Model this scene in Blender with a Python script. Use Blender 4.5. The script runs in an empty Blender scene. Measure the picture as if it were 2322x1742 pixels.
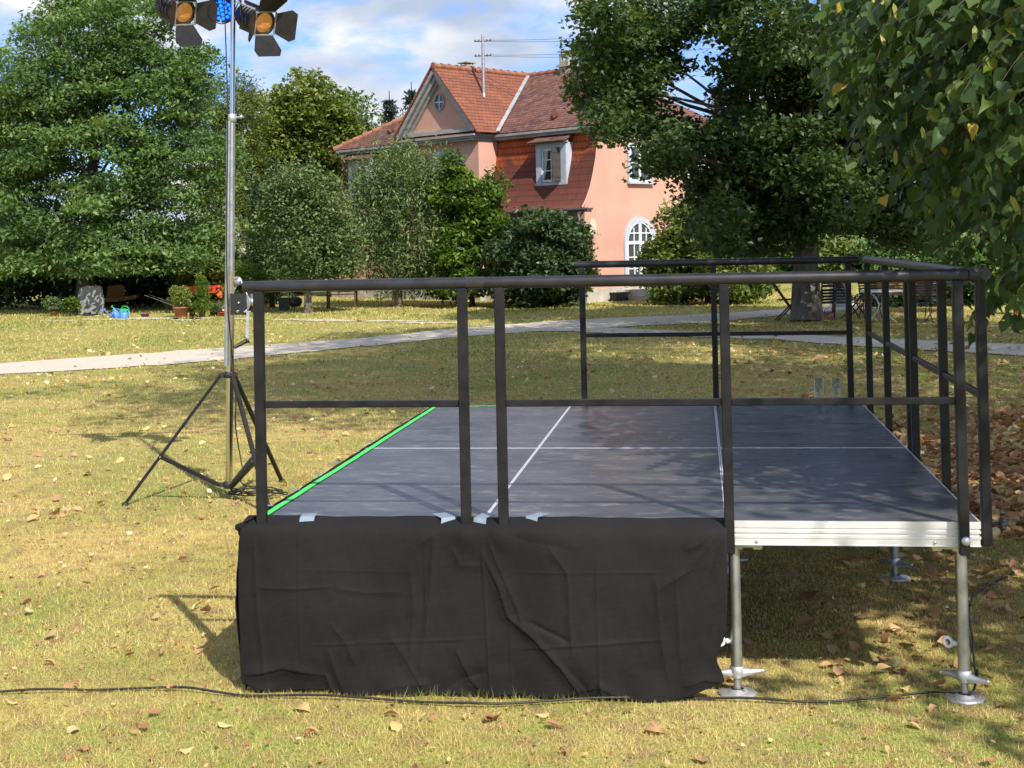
import bpy, math, random
import numpy as np
from mathutils import Vector, Matrix
R = math.radians
rng = np.random.default_rng(7)
random.seed(7)
scene = bpy.context.scene
# ------------------------------------------------------------------ camera
CF, YAW, PITCH, ROLL = 3161.24, -.13223, -.02356, -.02051
CAM = np.array([1.91183, -5.75986, 1.86762]); VC = 476.73
_F = np.array([math.sin(YAW)*math.cos(PITCH), math.cos(YAW)*math.cos(PITCH), -math.sin(PITCH)])
_R = np.array([math.cos(YAW), -math.sin(YAW), 0.]); _U = np.cross(_R, _F)
R2 = math.cos(ROLL)*_R + math.sin(ROLL)*_U; U2 = -math.sin(ROLL)*_R + math.cos(ROLL)*_U
cam = bpy.data.cameras.new('camera'); camo = bpy.data.objects.new('camera', cam)
scene.collection.objects.link(camo)
camo.matrix_world = Matrix(((R2[0], U2[0], -_F[0], CAM[0]), (R2[1], U2[1], -_F[1], CAM[1]), (R2[2], U2[2], -_F[2], CAM[2]), (0, 0, 0, 1)))
cam.sensor_width = 36; cam.lens = 36*CF/2322; cam.shift_y = -(871-VC)/2322
cam.clip_start = .1; cam.clip_end = 3000
scene.camera = camo
# ------------------------------------------------------------------ sun, sky, exposure
SUN = Vector((.58, -.88, .98)).normalized()
sl = bpy.data.lights.new('sun', 'SUN'); sl.energy = 4.2; sl.angle = R(.53); sl.color = (1, .93, .82)
so = bpy.data.objects.new('sun', sl); scene.collection.objects.link(so)
so.rotation_euler = SUN.to_track_quat('Z', 'Y').to_euler()
so.location = (6, -8, 14)
w = bpy.data.worlds.new('World'); scene.world = w; w.use_nodes = True
nt = w.node_tree; nt.nodes.clear()
N = nt.nodes.new; L = nt.links.new
sky = N('ShaderNodeTexSky'); sky.sky_type = 'NISHITA'; sky.sun_disc = False
sky.sun_elevation = R(42.9); sky.sun_rotation = math.atan2(SUN.x, SUN.y); sky.dust_density = .6; sky.ozone_density = 1.6
tc = N('ShaderNodeTexCoord'); mp = N('ShaderNodeMapping'); mp.inputs['Scale'].default_value = (1, 1, 2.4)
mp.inputs['Location'].default_value = (3.1, 1.7, .4)
L(tc.outputs['Generated'], mp.inputs[0])
n1 = N('ShaderNodeTexNoise'); n1.inputs['Scale'].default_value = 5.2; n1.inputs['Detail'].default_value = 9; n1.inputs['Roughness'].default_value = .55; n1.inputs['Distortion'].default_value = .25
L(mp.outputs[0], n1.inputs[0])
cr = N('ShaderNodeValToRGB'); cr.color_ramp.elements[0].position = .43; cr.color_ramp.elements[1].position = .53
L(n1.outputs[0], cr.inputs[0])
n2 = N('ShaderNodeTexNoise'); n2.inputs['Scale'].default_value = 9; n2.inputs['Detail'].default_value = 6
L(mp.outputs[0], n2.inputs[0])
cr2 = N('ShaderNodeValToRGB'); cr2.color_ramp.elements[0].position = .38; cr2.color_ramp.elements[1].position = .64
cr2.color_ramp.elements[0].color = (2.7, 3.25, 4.2, 1); cr2.color_ramp.elements[1].color = (5.6, 5.6, 5.7, 1)
L(n2.outputs[0], cr2.inputs[0])
mx = N('ShaderNodeMixRGB'); L(cr.outputs[0], mx.inputs[0]); tn = N('ShaderNodeMixRGB'); tn.blend_type = 'MULTIPLY'; tn.inputs[0].default_value = 1; tn.inputs[2].default_value = (.44, .61, 1.0, 1); L(sky.outputs[0], tn.inputs[1]); L(tn.outputs[0], mx.inputs[1]); L(cr2.outputs[0], mx.inputs[2])
bg = N('ShaderNodeBackground'); bg.inputs[1].default_value = .125; L(mx.outputs[0], bg.inputs[0])
wo = N('ShaderNodeOutputWorld'); L(bg.outputs[0], wo.inputs[0])
scene.view_settings.view_transform = 'Standard'; scene.view_settings.look = 'None'
scene.view_settings.exposure = 0.6; scene.view_settings.gamma = 1
scene.render.engine = 'CYCLES'
scene.cycles.max_bounces = 8; scene.cycles.transparent_max_bounces = 8

# ------------------------------------------------------------------ helpers
def ray(u, v): return _F + R2*(u-1161)/CF - U2*(v-VC)/CF
def gp(u, v, z=0.):                                     # where the line of sight (photo pixel) meets height z
    d = ray(u, v); return CAM + d*(z-CAM[2])/d[2]
def at(u, v, dist): return CAM + ray(u, v)*dist         # point at a forward distance
def aty(u, v, y): d = ray(u, v); return CAM + d*(y-CAM[1])/d[1]
COL = scene.collection
def tag(o, label=None, cat=None, group=None, kind=None):
    if label: o['label'] = label
    if cat: o['category'] = cat
    if group: o['group'] = group
    if kind: o['kind'] = kind
    return o
def empty(name, loc, label, cat, group=None, rz=0.):
    o = bpy.data.objects.new(name, None); COL.objects.link(o); o.location = Vector([float(c) for c in loc]); o.rotation_euler = (0, 0, rz)
    o.empty_display_size = .2
    return tag(o, label, cat, group)
def copy_tree(o, parent=None):
    c = o.copy(); COL.objects.link(c); c.parent = parent
    for ch in [x for x in bpy.data.objects if x.parent == o]: copy_tree(ch, c)
    return c
class MB:
    def __init__(s): s.v = []; s.f = []; s.sm = []
    def add(s, vs, fs, smooth=False):
        b = len(s.v); s.v += [tuple(float(c) for c in p) for p in vs]
        for q in fs: s.f.append(tuple(b+i for i in q)); s.sm.append(smooth)
        return s
    def box(s, c, d, rot=None, bevel=0.):
        x, y, z = [k/2 for k in d]
        if bevel > 0 and min(x, y, z) > bevel*1.01:
            vs = []; e = bevel
            import itertools
            bm_pts = []
            # octagonal-edge box: 24 verts
            idx = {}
            for sx in (-1, 1):
                for sy in (-1, 1):
                    for sz in (-1, 1):
                        for ax in range(3):
                            p = [sx*(x-e), sy*(y-e), sz*(z-e)]; p[ax] = (sx*x, sy*y, sz*z)[ax]
                            idx[(sx, sy, sz, ax)] = len(vs); vs.append(p)
            fs = []
            for ax in range(3):
                o1, o2 = (ax+1) % 3, (ax+2) % 3
                for sg in (-1, 1):
                    q = []
                    for a, b in ((-1, -1), (1, -1), (1, 1), (-1, 1)):
                        k = [0, 0, 0]; k[ax] = sg; k[o1] = a; k[o2] = b; q.append(idx[(k[0], k[1], k[2], ax)])
                    fs.append(q if sg > 0 else q[::-1])
                for a in (-1, 1):
                    for b in (-1, 1):           # edges parallel to ax
                        k1 = [0, 0, 0]; k1[ax] = -1; k1[o1] = a; k1[o2] = b; k2 = list(k1); k2[ax] = 1
                        q = [idx[(*k1, o1)], idx[(*k2, o1)], idx[(*k2, o2)], idx[(*k1, o2)]]
                        fs.append(q if a*b < 0 else q[::-1])
            for sx in (-1, 1):
                for sy in (-1, 1):
                    for sz in (-1, 1):
                        q = [idx[(sx, sy, sz, a)] for a in range(3)]
                        fs.append(q if sx*sy*sz > 0 else q[::-1])
        else:
            vs = [(-x, -y, -z), (x, -y, -z), (x, y, -z), (-x, y, -z), (-x, -y, z), (x, -y, z), (x, y, z), (-x, y, z)]
            fs = [(0, 3, 2, 1), (4, 5, 6, 7), (0, 1, 5, 4), (1, 2, 6, 5), (2, 3, 7, 6), (3, 0, 4, 7)]
        out = []
        for p in vs:
            p = Vector(p)
            if rot is not None: p = rot @ p
            out.append((p[0]+c[0], p[1]+c[1], p[2]+c[2]))
        return s.add(out, fs)
    def bar(s, a, b, w, h=None, bevel=0., up=(0, 0, 1)):        # rectangular bar between two points
        a = Vector(a); b = Vector(b); d = b-a; h = h or w
        zx = d.normalized(); upv = Vector(up)
        if abs(zx.dot(upv)) > .99: upv = Vector((0, 1, 0))
        xx = zx.cross(upv).normalized(); yy = xx.cross(zx)
        m = Matrix((zx, xx, yy)).transposed()
        return s.box((a+b)/2, (d.length, w, h), m, bevel)
    def tube(s, pts, r, n=10, caps=True, smooth=True):
        pts = [Vector([float(c) for c in p]) for p in pts]; m = len(pts)
        if not hasattr(r, '__len__'): r = [r]*m
        t = (pts[1]-pts[0]).normalized()
        u = t.orthogonal().normalized(); vs = []
        for i, p in enumerate(pts):
            if i == 0: tt = pts[1]-pts[0]
            elif i == m-1: tt = pts[-1]-pts[-2]
            else: tt = (pts[i+1]-pts[i]).normalized()+(pts[i]-pts[i-1]).normalized()
            tt = tt.normalized() if tt.length > 1e-9 else t
            u = (u-tt*u.dot(tt)).normalized(); w_ = tt.cross(u)
            for k in range(n):
                a = 2*math.pi*k/n; vs.append(p+(u*math.cos(a)+w_*math.sin(a))*r[i])
        fs = [(i*n+k, i*n+(k+1) % n, (i+1)*n+(k+1) % n, (i+1)*n+k) for i in range(m-1) for k in range(n)]
        s.add(vs, fs, smooth)
        if caps:
            s.add(vs[:n], [tuple(range(n))[::-1]]); s.add(vs[-n:], [tuple(range(n))])
        return s
    def lathe(s, prof, c=(0, 0, 0), n=16, rot=None, smooth=True, ang=2*math.pi):
        vs = []; full = abs(ang-2*math.pi) < 1e-6; k = n if full else n+1
        for r, z in prof:
            for i in range(k):
                a = ang*i/n; p = Vector((r*math.cos(a), r*math.sin(a), z))
                if rot is not None: p = rot @ p
                vs.append((p[0]+c[0], p[1]+c[1], p[2]+c[2]))
        fs = []
        for j in range(len(prof)-1):
            for i in range(n):
                i2 = (i+1) % k if full else i+1
                fs.append((j*k+i, j*k+i2, (j+1)*k+i2, (j+1)*k+i))
        return s.add(vs, fs, smooth)
    def prism(s, poly, ext):                     # planar polygon swept by a vector
        n = len(poly); e = Vector(ext); a = [Vector(p) for p in poly]; b = [p+e for p in a]
        nv = Vector((0, 0, 0))
        for i in range(n): nv += a[i].cross(a[(i+1) % n])
        flip = nv.dot(e) > 0
        f1 = tuple(range(n)); f2 = tuple(range(n, 2*n))
        sd = [(i, (i+1) % n, n+(i+1) % n, n+i) for i in range(n)]
        fs = [f1[::-1], f2]+sd if flip else [f1, f2[::-1]]+[q[::-1] for q in sd]
        return s.add(a+b, fs)
    def build(s, name, mat, parent=None, origin=None, smooth=None):
        me = bpy.data.meshes.new(name)
        o_ = origin
        if o_ is None and parent is not None:
            root = parent
            while root.parent: root = root.parent
            o_ = root.location if root.type == 'EMPTY' else None
        if o_ is None: vs = s.v
        else: vs = [(p[0]-o_[0], p[1]-o_[1], p[2]-o_[2]) for p in s.v]
        me.from_pydata(vs, [], s.f)
        me.polygons.foreach_set('use_smooth', [bool(x) for x in s.sm] if smooth is None else [smooth]*len(s.f))
        if mat: me.materials.append(mat)
        me.update()
        o = bpy.data.objects.new(name, me); COL.objects.link(o)
        if parent: o.parent = parent
        return o
ZERO = (0, 0, 0)
def npmesh(name, V, Fc, mat, parent=None, tone=None, smooth=False, uv=None):
    """V (n,3); Fc (m,k) faces of equal size"""
    me = bpy.data.meshes.new(name); V = np.asarray(V, np.float32); Fc = np.asarray(Fc, np.int32); m, k = Fc.shape
    me.vertices.add(len(V)); me.vertices.foreach_set('co', V.ravel())
    me.loops.add(m*k); me.loops.foreach_set('vertex_index', Fc.ravel())
    me.polygons.add(m); me.polygons.foreach_set('loop_start', np.arange(0, m*k, k, dtype=np.int32))
    try: me.polygons.foreach_set('loop_total', np.full(m, k, np.int32))
    except Exception: pass
    me.polygons.foreach_set('use_smooth', np.full(m, smooth))
    if tone is not None:
        at_ = me.attributes.new('tone', 'FLOAT', 'FACE'); at_.data.foreach_set('value', np.asarray(tone, np.float32))
    if mat: me.materials.append(mat)
    me.update(calc_edges=True)
    o = bpy.data.objects.new(name, me); COL.objects.link(o)
    if parent: o.parent = parent
    return o
# ------------------------------------------------------------------ materials
def mat(name, col, rough=.6, metal=0., var=0., scale=5., bump=0., bscale=40., spec=.5, col2=None, detail=6, trans=0., emis=None, estr=0., stretch=None, coat=0.):
    m = bpy.data.materials.new(name); m.use_nodes = True; t = m.node_tree; b = t.nodes['Principled BSDF']
    b.inputs['Base Color'].default_value = (*col, 1); b.inputs['Roughness'].default_value = rough; b.inputs['Metallic'].default_value = metal
    b.inputs['Specular IOR Level'].default_value = spec
    if coat: b.inputs['Coat Weight'].default_value = coat
    if trans: b.inputs['Transmission Weight'].default_value = trans
    if emis: b.inputs['Emission Color'].default_value = (*emis, 1); b.inputs['Emission Strength'].default_value = estr
    c = t.nodes.new('ShaderNodeTexCoord'); src = c.outputs['Object']
    if stretch:
        mm = t.nodes.new('ShaderNodeMapping'); mm.inputs['Scale'].default_value = stretch; t.links.new(src, mm.inputs[0]); src = mm.outputs[0]
    if var or col2:
        n = t.nodes.new('ShaderNodeTexNoise'); n.inputs['Scale'].default_value = scale; n.inputs['Detail'].default_value = detail; t.links.new(src, n.inputs[0])
        r = t.nodes.new('ShaderNodeValToRGB'); r.color_ramp.elements[0].position = .3; r.color_ramp.elements[1].position = .7
        c2 = col2 or tuple(min(1, k*(1+var)) for k in col); c1 = col if col2 else tuple(k*(1-var) for k in col)
        r.color_ramp.elements[0].color = (*c1, 1); r.color_ramp.elements[1].color = (*c2, 1)
        t.links.new(n.outputs[0], r.inputs[0]); t.links.new(r.outputs[0], b.inputs['Base Color'])
    if bump:
        n = t.nodes.new('ShaderNodeTexNoise'); n.inputs['Scale'].default_value = bscale; n.inputs['Detail'].default_value = 5; t.links.new(src, n.inputs[0])
        bp = t.nodes.new('ShaderNodeBump'); bp.inputs['Strength'].default_value = bump; bp.inputs['Distance'].default_value = .02
        t.links.new(n.outputs[0], bp.inputs['Height']); t.links.new(bp.outputs[0], b.inputs['Normal'])
    return m
def leafmat(name, cols, rough=.45, trans=.35, spec=.4, tint=(1.2, 1.25, .5)):
    m = bpy.data.materials.new(name); m.use_nodes = True; t = m.node_tree; b = t.nodes['Principled BSDF']
    a = t.nodes.new('ShaderNodeAttribute'); a.attribute_name = 'tone'
    r = t.nodes.new('ShaderNodeValToRGB'); els = r.color_ramp.elements
    while len(els) < len(cols): els.new(.5)
    for i, (p, c) in enumerate(cols): els[i].position = p; els[i].color = (*c, 1)
    t.links.new(a.outputs['Fac'], r.inputs[0]); t.links.new(r.outputs[0], b.inputs['Base Color'])
    b.inputs['Roughness'].default_value = rough; b.inputs['Specular IOR Level'].default_value = spec
    tr = t.nodes.new('ShaderNodeBsdfTranslucent'); mu = t.nodes.new('ShaderNodeMixRGB'); mu.blend_type = 'MULTIPLY'; mu.inputs[0].default_value = 1
    mu.inputs[2].default_value = (*tint, 1); t.links.new(r.outputs[0], mu.inputs[1]); t.links.new(mu.outputs[0], tr.inputs[0])
    ms = t.nodes.new('ShaderNodeMixShader'); ms.inputs[0].default_value = trans
    t.links.new(b.outputs[0], ms.inputs[1]); t.links.new(tr.outputs[0], ms.inputs[2])
    t.links.new(ms.outputs[0], t.nodes['Material Output'].inputs[0])
    return m
M = {}
M['black'] = mat('black_paint', (.009, .009, .010), .42, col2=(.022, .022, .023), scale=13, bump=.08, bscale=90, spec=.28)
M['blackgloss'] = mat('black_gloss_tube', (.02, .02, .023), .36, var=.4, scale=14, spec=.6)
M['blackmatte'] = mat('black_matte', (.02, .02, .021), .55)
M['alu'] = mat('aluminium', (.86, .87, .88), .42, .55, var=.07, scale=12, bump=.04, bscale=60)
M['galv'] = mat('galvanised_steel', (.5, .52, .53), .42, .9, var=.22, scale=16, bump=.06, bscale=50)
M['chrome'] = mat('chrome', (.68, .68, .68), .14, 1., var=.1, scale=6)
M['cast'] = mat('cast_zinc', (.62, .63, .64), .5, .7, var=.15, scale=22, bump=.1, bscale=70)
M['cream'] = mat('cream_plastic', (.62, .6, .38), .5, var=.12, scale=12)
M['rubber'] = mat('cable_rubber', (.02, .019, .018), .5)
M['bark'] = mat('bark', (.10, .085, .068), .95, col2=(.035, .03, .024), scale=7, bump=1., bscale=16, stretch=(1, 1, .25))
M['barkgrey'] = mat('bark_grey', (.17, .155, .13), .95, col2=(.06, .055, .045), scale=8, bump=1., bscale=18, stretch=(1, 1, .25))
M['barkpale'] = mat('bark_pale', (.24, .2, .15), .95, col2=(.09, .075, .055), scale=6, bump=.8, bscale=14, stretch=(1, 1, .3))
M['terracotta'] = mat('terracotta', (.42, .16, .075), .85, var=.2, scale=8)
M['wood'] = mat('dark_wood', (.1, .045, .025), .7, var=.35, scale=6, stretch=(1, 1, 6))
M['greywood'] = mat('grey_wood', (.055, .045, .038), .8, var=.3, scale=8)
M['white'] = mat('white_paint', (.78, .79, .8), .5, var=.05, scale=3)
M['glass'] = mat('window_glass', (.035, .045, .05), .06, spec=.8)
M['iron'] = mat('dark_iron', (.02, .02, .02), .5, .3)
# ------------------------------------------------------------------ leaf / scatter tools
def rot_frames(n, tilt_mean, tilt_sd, rg, updir=None):
    """random orthonormal frames (n,3,3): columns x (side), y (leaf axis), z (normal)"""
    yaw = rg.uniform(0, 2*np.pi, n); tilt = rg.normal(tilt_mean, tilt_sd, n); roll = rg.normal(0, .5, n)
    y = np.stack([np.cos(yaw)*np.cos(tilt), np.sin(yaw)*np.cos(tilt), -np.sin(tilt)], 1)
    up = np.tile([0, 0, 1.], (n, 1)); x = np.cross(y, up); x /= np.linalg.norm(x, axis=1)[:, None]+1e-9
    z = np.cross(x, y)
    c, s_ = np.cos(roll)[:, None], np.sin(roll)[:, None]
    x, z = x*c+z*s_, z*c-x*s_
    return np.stack([x, y, z], 2)
def scatter(T, TF, P, Fr, S):
    T = np.asarray(T, float); TF = np.asarray(TF, int); n = len(P)
    S = np.asarray(S, float); S = S[:, None] if S.ndim == 1 else S
    V = np.einsum('nij,kj->nki', Fr, T)*S[:, None, :]+np.asarray(P)[:, None, :]
    F_ = TF[None]+(np.arange(n)*len(T))[:, None, None]
    return V.reshape(-1, 3), F_.reshape(-1, TF.shape[1])
LQ = [(0, -.5, 0), (.33, -.05, .08), (0, .5, -.02), (-.33, -.05, .08)]; LQF = [(0, 1, 2, 3)]
LM = [(0, -.5, 0), (.24, -.02, .05), (0, .5, -.03), (-.24, -.02, .05)]
LN = [(0, -.5, 0), (.14, 0, .03), (0, .5, 0), (-.14, 0, .03)]
LH = [(0, -.40, .0), (.20, -.50, .05), (.38, -.38, .09), (.45, -.12, .10), (.36, .14, .06), (.17, .36, -.01), (0, .62, -.14), (-.17, .36, -.01), (-.36, .14, .06), (-.45, -.12, .10), (-.38, -.38, .09), (-.20, -.50, .05), (0, -.12, -.01), (0, .2, -.03)]
LHF = [(0, 1, 2, 12), (12, 2, 3, 4), (12, 4, 5, 13), (13, 5, 6, 7), (13, 7, 8, 12), (12, 8, 9, 10), (12, 10, 11, 0)]
def sines(x, y, seed, base=1.):
    rg = np.random.default_rng(seed); o = np.zeros_like(x)
    for k in range(14):
        f = base*1.33**k*.5; a = rg.uniform(0, 2*np.pi); ph = rg.uniform(0, 6.28)
        o += np.sin((x*np.cos(a)+y*np.sin(a))*f+ph)/(1.18**k)
    return o/3.
def inpoly(x, y, poly):
    c = np.zeros(len(x), bool); n = len(poly)
    for i in range(n):
        x1, y1 = poly[i]; x2, y2 = poly[(i+1) % n]
        if y1 == y2: continue
        m = ((y1 > y) != (y2 > y)) & (x < (x2-x1)*(y-y1)/(y2-y1)+x1); c ^= m
    return c
K = 1.0502
# ------------------------------------------------------------------ ground
def ground_mat(name, straw, green, brown, bl=.5):
    m = bpy.data.materials.new(name); m.use_nodes = True; t = m.node_tree; b = t.nodes['Principled BSDF']; nd = t.nodes.new; lk = t.links.new
    b.inputs['Roughness'].default_value = .95; b.inputs['Specular IOR Level'].default_value = .15
    c = nd('ShaderNodeTexCoord')
    def noise(sc, det=6, st=None):
        n = nd('ShaderNodeTexNoise'); n.inputs['Scale'].default_value = sc; n.inputs['Detail'].default_value = det
        if st:
            mm = nd('ShaderNodeMapping'); mm.inputs['Scale'].default_value = st; lk(c.outputs['Object'], mm.inputs[0]); lk(mm.outputs[0], n.inputs[0])
        else: lk(c.outputs['Object'], n.inputs[0])
        return n
    def ramp(n, a, d, ca, cb):
        r = nd('ShaderNodeValToRGB'); r.color_ramp.elements[0].position = a; r.color_ramp.elements[1].position = d
        r.color_ramp.elements[0].color = (*ca, 1); r.color_ramp.elements[1].color = (*cb, 1); lk(n.outputs[0], r.inputs[0]); return r
    r1 = ramp(noise(.55), .4, .62, straw, green); r2 = ramp(noise(7, 8), .42, .66, (0, 0, 0), (1, 1, 1))
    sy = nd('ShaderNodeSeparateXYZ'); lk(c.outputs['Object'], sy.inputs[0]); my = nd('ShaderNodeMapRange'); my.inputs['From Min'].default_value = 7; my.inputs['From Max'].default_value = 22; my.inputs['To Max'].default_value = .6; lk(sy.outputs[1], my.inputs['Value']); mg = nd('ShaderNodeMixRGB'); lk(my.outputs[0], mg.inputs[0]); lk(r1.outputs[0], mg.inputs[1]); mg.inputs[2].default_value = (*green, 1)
    mx = nd('ShaderNodeMixRGB'); lk(r2.outputs[0], mx.inputs[0]); lk(mg.outputs[0], mx.inputs[1]); mx.inputs[2].default_value = (*brown, 1)
    r3 = ramp(noise(70, 4, (1, .5, 1)), .3, .7, (.55, .55, .55), (1.25, 1.25, 1.25))
    mu = nd('ShaderNodeMixRGB'); mu.blend_type = 'MULTIPLY'; mu.inputs[0].default_value = 1; lk(mx.outputs[0], mu.inputs[1]); lk(r3.outputs[0], mu.inputs[2])
    lk(mu.outputs[0], b.inputs['Base Color'])
    bp = nd('ShaderNodeBump'); bp.inputs['Strength'].default_value = .8; bp.inputs['Distance'].default_value = .02
    lk(noise(90, 4).outputs[0], bp.inputs['Height']); lk(bp.outputs[0], b.inputs['Normal'])
    return m
M['lawn'] = ground_mat('lawn_soil', (.62, .47, .18), (.31, .36, .09), (.36, .26, .12))
M['gravel'] = mat('gravel', (.58, .52, .42), .95, var=.09, scale=30, bump=.5, bscale=120, detail=10)
M['sand'] = mat('pale_stone', (.55, .50, .38), .95, var=.25, scale=4, bump=.5, bscale=30)
g = MB()
xs = [-600, -150, -60]+list(np.arange(-30, 31, 3.))+[60, 150, 600]; ys = [-80, -30]+list(np.arange(-12, 61, 3.))+[90, 160, 400, 1500]
for y in ys:
    for x in xs: g.v.append((float(x), float(y), 0.))
nx = len(xs)
for j in range(len(ys)-1):
    for i in range(nx-1): g.f.append((j*nx+i, j*nx+i+1, (j+1)*nx+i+1, (j+1)*nx+i)); g.sm.append(False)
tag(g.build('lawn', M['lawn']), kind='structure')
def edge(pts, jit, seed, step=.35):
    rg = np.random.default_rng(seed); P = [gp(u*K, v*K)[:2] for u, v in pts]; out = []
    for a, b in zip(P[:-1], P[1:]):
        n = max(1, int(np.linalg.norm(b-a)/step))
        for i in range(n):
            p = a+(b-a)*i/n; out.append((p[0]+rg.normal(0, jit), p[1]+rg.normal(0, jit*1.6)))
    out.append(tuple(P[-1])); return out
def strip(name, up, lo, m, z, jit=.05, seed=1):
    A = edge(up, jit, seed); B_ = edge(lo, jit, seed+1); n = 220
    def res(P):
        P = np.array(P); d = np.r_[0, np.cumsum(np.linalg.norm(np.diff(P, axis=0), axis=1))]; t = np.linspace(0, d[-1], n)
        return np.stack([np.interp(t, d, P[:, 0]), np.interp(t, d, P[:, 1])], 1)
    a, b = res(A), res(B_); mb = MB(); mb.v = [(p[0], p[1], z) for p in a]+[(p[0], p[1], z) for p in b]
    mb.f = [(i, n+i, n+i+1, i+1) for i in range(n-1)]; mb.sm = [False]*(n-1)
    return mb.build(name, m), np.r_[a, b[::-1]]
o, PA = strip('path', [(-400, 812), (0, 786), (250, 768), (500, 751), (780, 731), (1000, 709), (1240, 691), (1565, 678), (1690, 668), (1850, 655), (2050, 643)],
              [(-400, 842), (0, 809), (250, 796), (500, 777), (780, 750), (1000, 727), (1150, 717), (1290, 709), (1350, 706), (1565, 695), (1690, 680), (1850, 669), (2050, 657)], M['gravel'], .012)
tag(o, kind='structure')
o, PB = strip('path', [(1100, 712), (1240, 706), (1350, 711), (1565, 720), (1650, 722), (1830, 729), (2000, 736), (2211, 746), (2700, 768)],
              [(1100, 716), (1240, 717), (1400, 724), (1565, 731), (1650, 733), (1830, 747), (2000, 757), (2211, 769), (2700, 805)], M['gravel'], .016, seed=9)
tag(o, kind='structure')
# pale stone edging across the far lawn
sm_ = MB(); rg = np.random.default_rng(3)
for a, b, v, th in ((90, 170, 693.5, 1.0), (160, 300, 690.5, 1.6), (255, 460, 688.5, 3.2), (360, 445, 690, 4.5), (485, 560, 689.5, 1.8), (570, 760, 691, 2.2), (640, 800, 694, 1.8), (760, 930, 694, 2.4), (850, 1010, 698, 2)):
    n = 26; up, lo = [], []
    for i in range(n+1):
        u = a+(b-a)*i/n; e = min(1, min(i, n-i)/5.)
        p = gp(u*K, (v-th*e*rg.uniform(.3, 1))*K); q = gp(u*K, (v+th*e*rg.uniform(.3, 1))*K); up.append((p[0], p[1], .014)); lo.append((q[0], q[1], .014))
    k = len(sm_.v); sm_.v += up+lo; sm_.f += [(k+i, k+n+1+i, k+n+2+i, k+i+1) for i in range(n)]; sm_.sm += [False]*n
tag(sm_.build('stone_path', M['sand']), kind='structure')
# grass blades
M['blade'] = leafmat('grass_blade', [(0, (.13, .22, .04)), (.3, (.34, .37, .09)), (.6, (.70, .55, .19)), (1, (.90, .74, .36))], .7, .38, .2, (1.05, 1.1, .7))
rg = np.random.default_rng(11)
def cam_lat(P): d = P-CAM[:2]; return d @ _R[:2], d @ _F[:2]
BP = []; BH = []; BW = []
for d0, d1, dens, hh, ww in ((4.0, 6.5, 9500, .024, .0028), (6.5, 9.5, 4600, .026, .0038), (9.5, 14, 1300, .029, .0062), (14, 22, 560, .034, .011), (22, 34, 210, .042, .02), (34, 52, 70, .06, .04)):
    area = (d1-d0)*(.37*2*(d0+d1)/2+.8); n = int(area*dens)
    d = rg.uniform(d0, d1, n); l = rg.uniform(-1, 1, n)*(.385*d+.3)
    P = CAM[:2]+d[:, None]*(_F[:2]/np.linalg.norm(_F[:2]))+l[:, None]*_R[:2]
    BP.append(P); BH.append(hh*rg.uniform(.45, 1.3, n)); BW.append(ww*rg.uniform(.6, 1.4, n))
for d0, d1, dens, hh, ww in ((3.0, 9.5, 420, .03, .007), (9.5, 22, 160, .035, .014)):       # thinner sward to either side
    area = (d1-d0)*(d0+d1)*.5; n = int(area*dens); d = rg.uniform(d0, d1, n); l = rg.choice([-1, 1], n)*(.385*d+.3+rg.uniform(0, .5, n)*d)
    BP.append(CAM[:2]+d[:, None]*(_F[:2]/np.linalg.norm(_F[:2]))+l[:, None]*_R[:2]); BH.append(hh*rg.uniform(.45, 1.3, n)); BW.append(ww*rg.uniform(.6, 1.4, n))
P = np.concatenate(BP); H = np.concatenate(BH); W_ = np.concatenate(BW)
keep = ~(inpoly(P[:, 0], P[:, 1], PA) | inpoly(P[:, 0], P[:, 1], PB))
P, H, W_ = P[keep], H[keep], W_[keep]; n = len(P)
patch = sines(P[:, 0], P[:, 1], 5, 1.4); patch2 = sines(P[:, 0], P[:, 1], 8, .35)
H = H*(1+.35*np.clip(patch, -1, 1.5))
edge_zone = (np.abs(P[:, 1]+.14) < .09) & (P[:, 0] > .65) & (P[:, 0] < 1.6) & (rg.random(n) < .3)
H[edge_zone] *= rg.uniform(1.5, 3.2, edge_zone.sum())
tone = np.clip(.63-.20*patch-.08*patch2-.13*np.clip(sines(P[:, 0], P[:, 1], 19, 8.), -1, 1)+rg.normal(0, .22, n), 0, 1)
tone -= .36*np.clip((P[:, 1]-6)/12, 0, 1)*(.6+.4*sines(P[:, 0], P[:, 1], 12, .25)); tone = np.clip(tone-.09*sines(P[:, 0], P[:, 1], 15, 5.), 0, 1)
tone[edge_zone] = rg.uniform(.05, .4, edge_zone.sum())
yaw = rg.uniform(0, 6.28, n); lean = np.abs(rg.normal(.75, .4, n)); ly = rg.uniform(0, 6.28, n)
V = np.zeros((n, 3, 3)); cx_, sx_ = np.cos(yaw)*W_/2, np.sin(yaw)*W_/2
V[:, 0] = np.stack([P[:, 0]-cx_, P[:, 1]-sx_, np.full(n, -.002)], 1); V[:, 1] = np.stack([P[:, 0]+cx_, P[:, 1]+sx_, np.full(n, -.002)], 1)
V[:, 2] = np.stack([P[:, 0]+np.cos(ly)*np.sin(lean)*H*1.2, P[:, 1]+np.sin(ly)*np.sin(lean)*H*1.2, H*np.cos(lean)+.004], 1)
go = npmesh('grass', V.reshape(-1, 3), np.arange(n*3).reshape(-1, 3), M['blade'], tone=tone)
tag(go, 'short dry grass blades of the sunburnt lawn', 'grass', kind='stuff')
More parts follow.
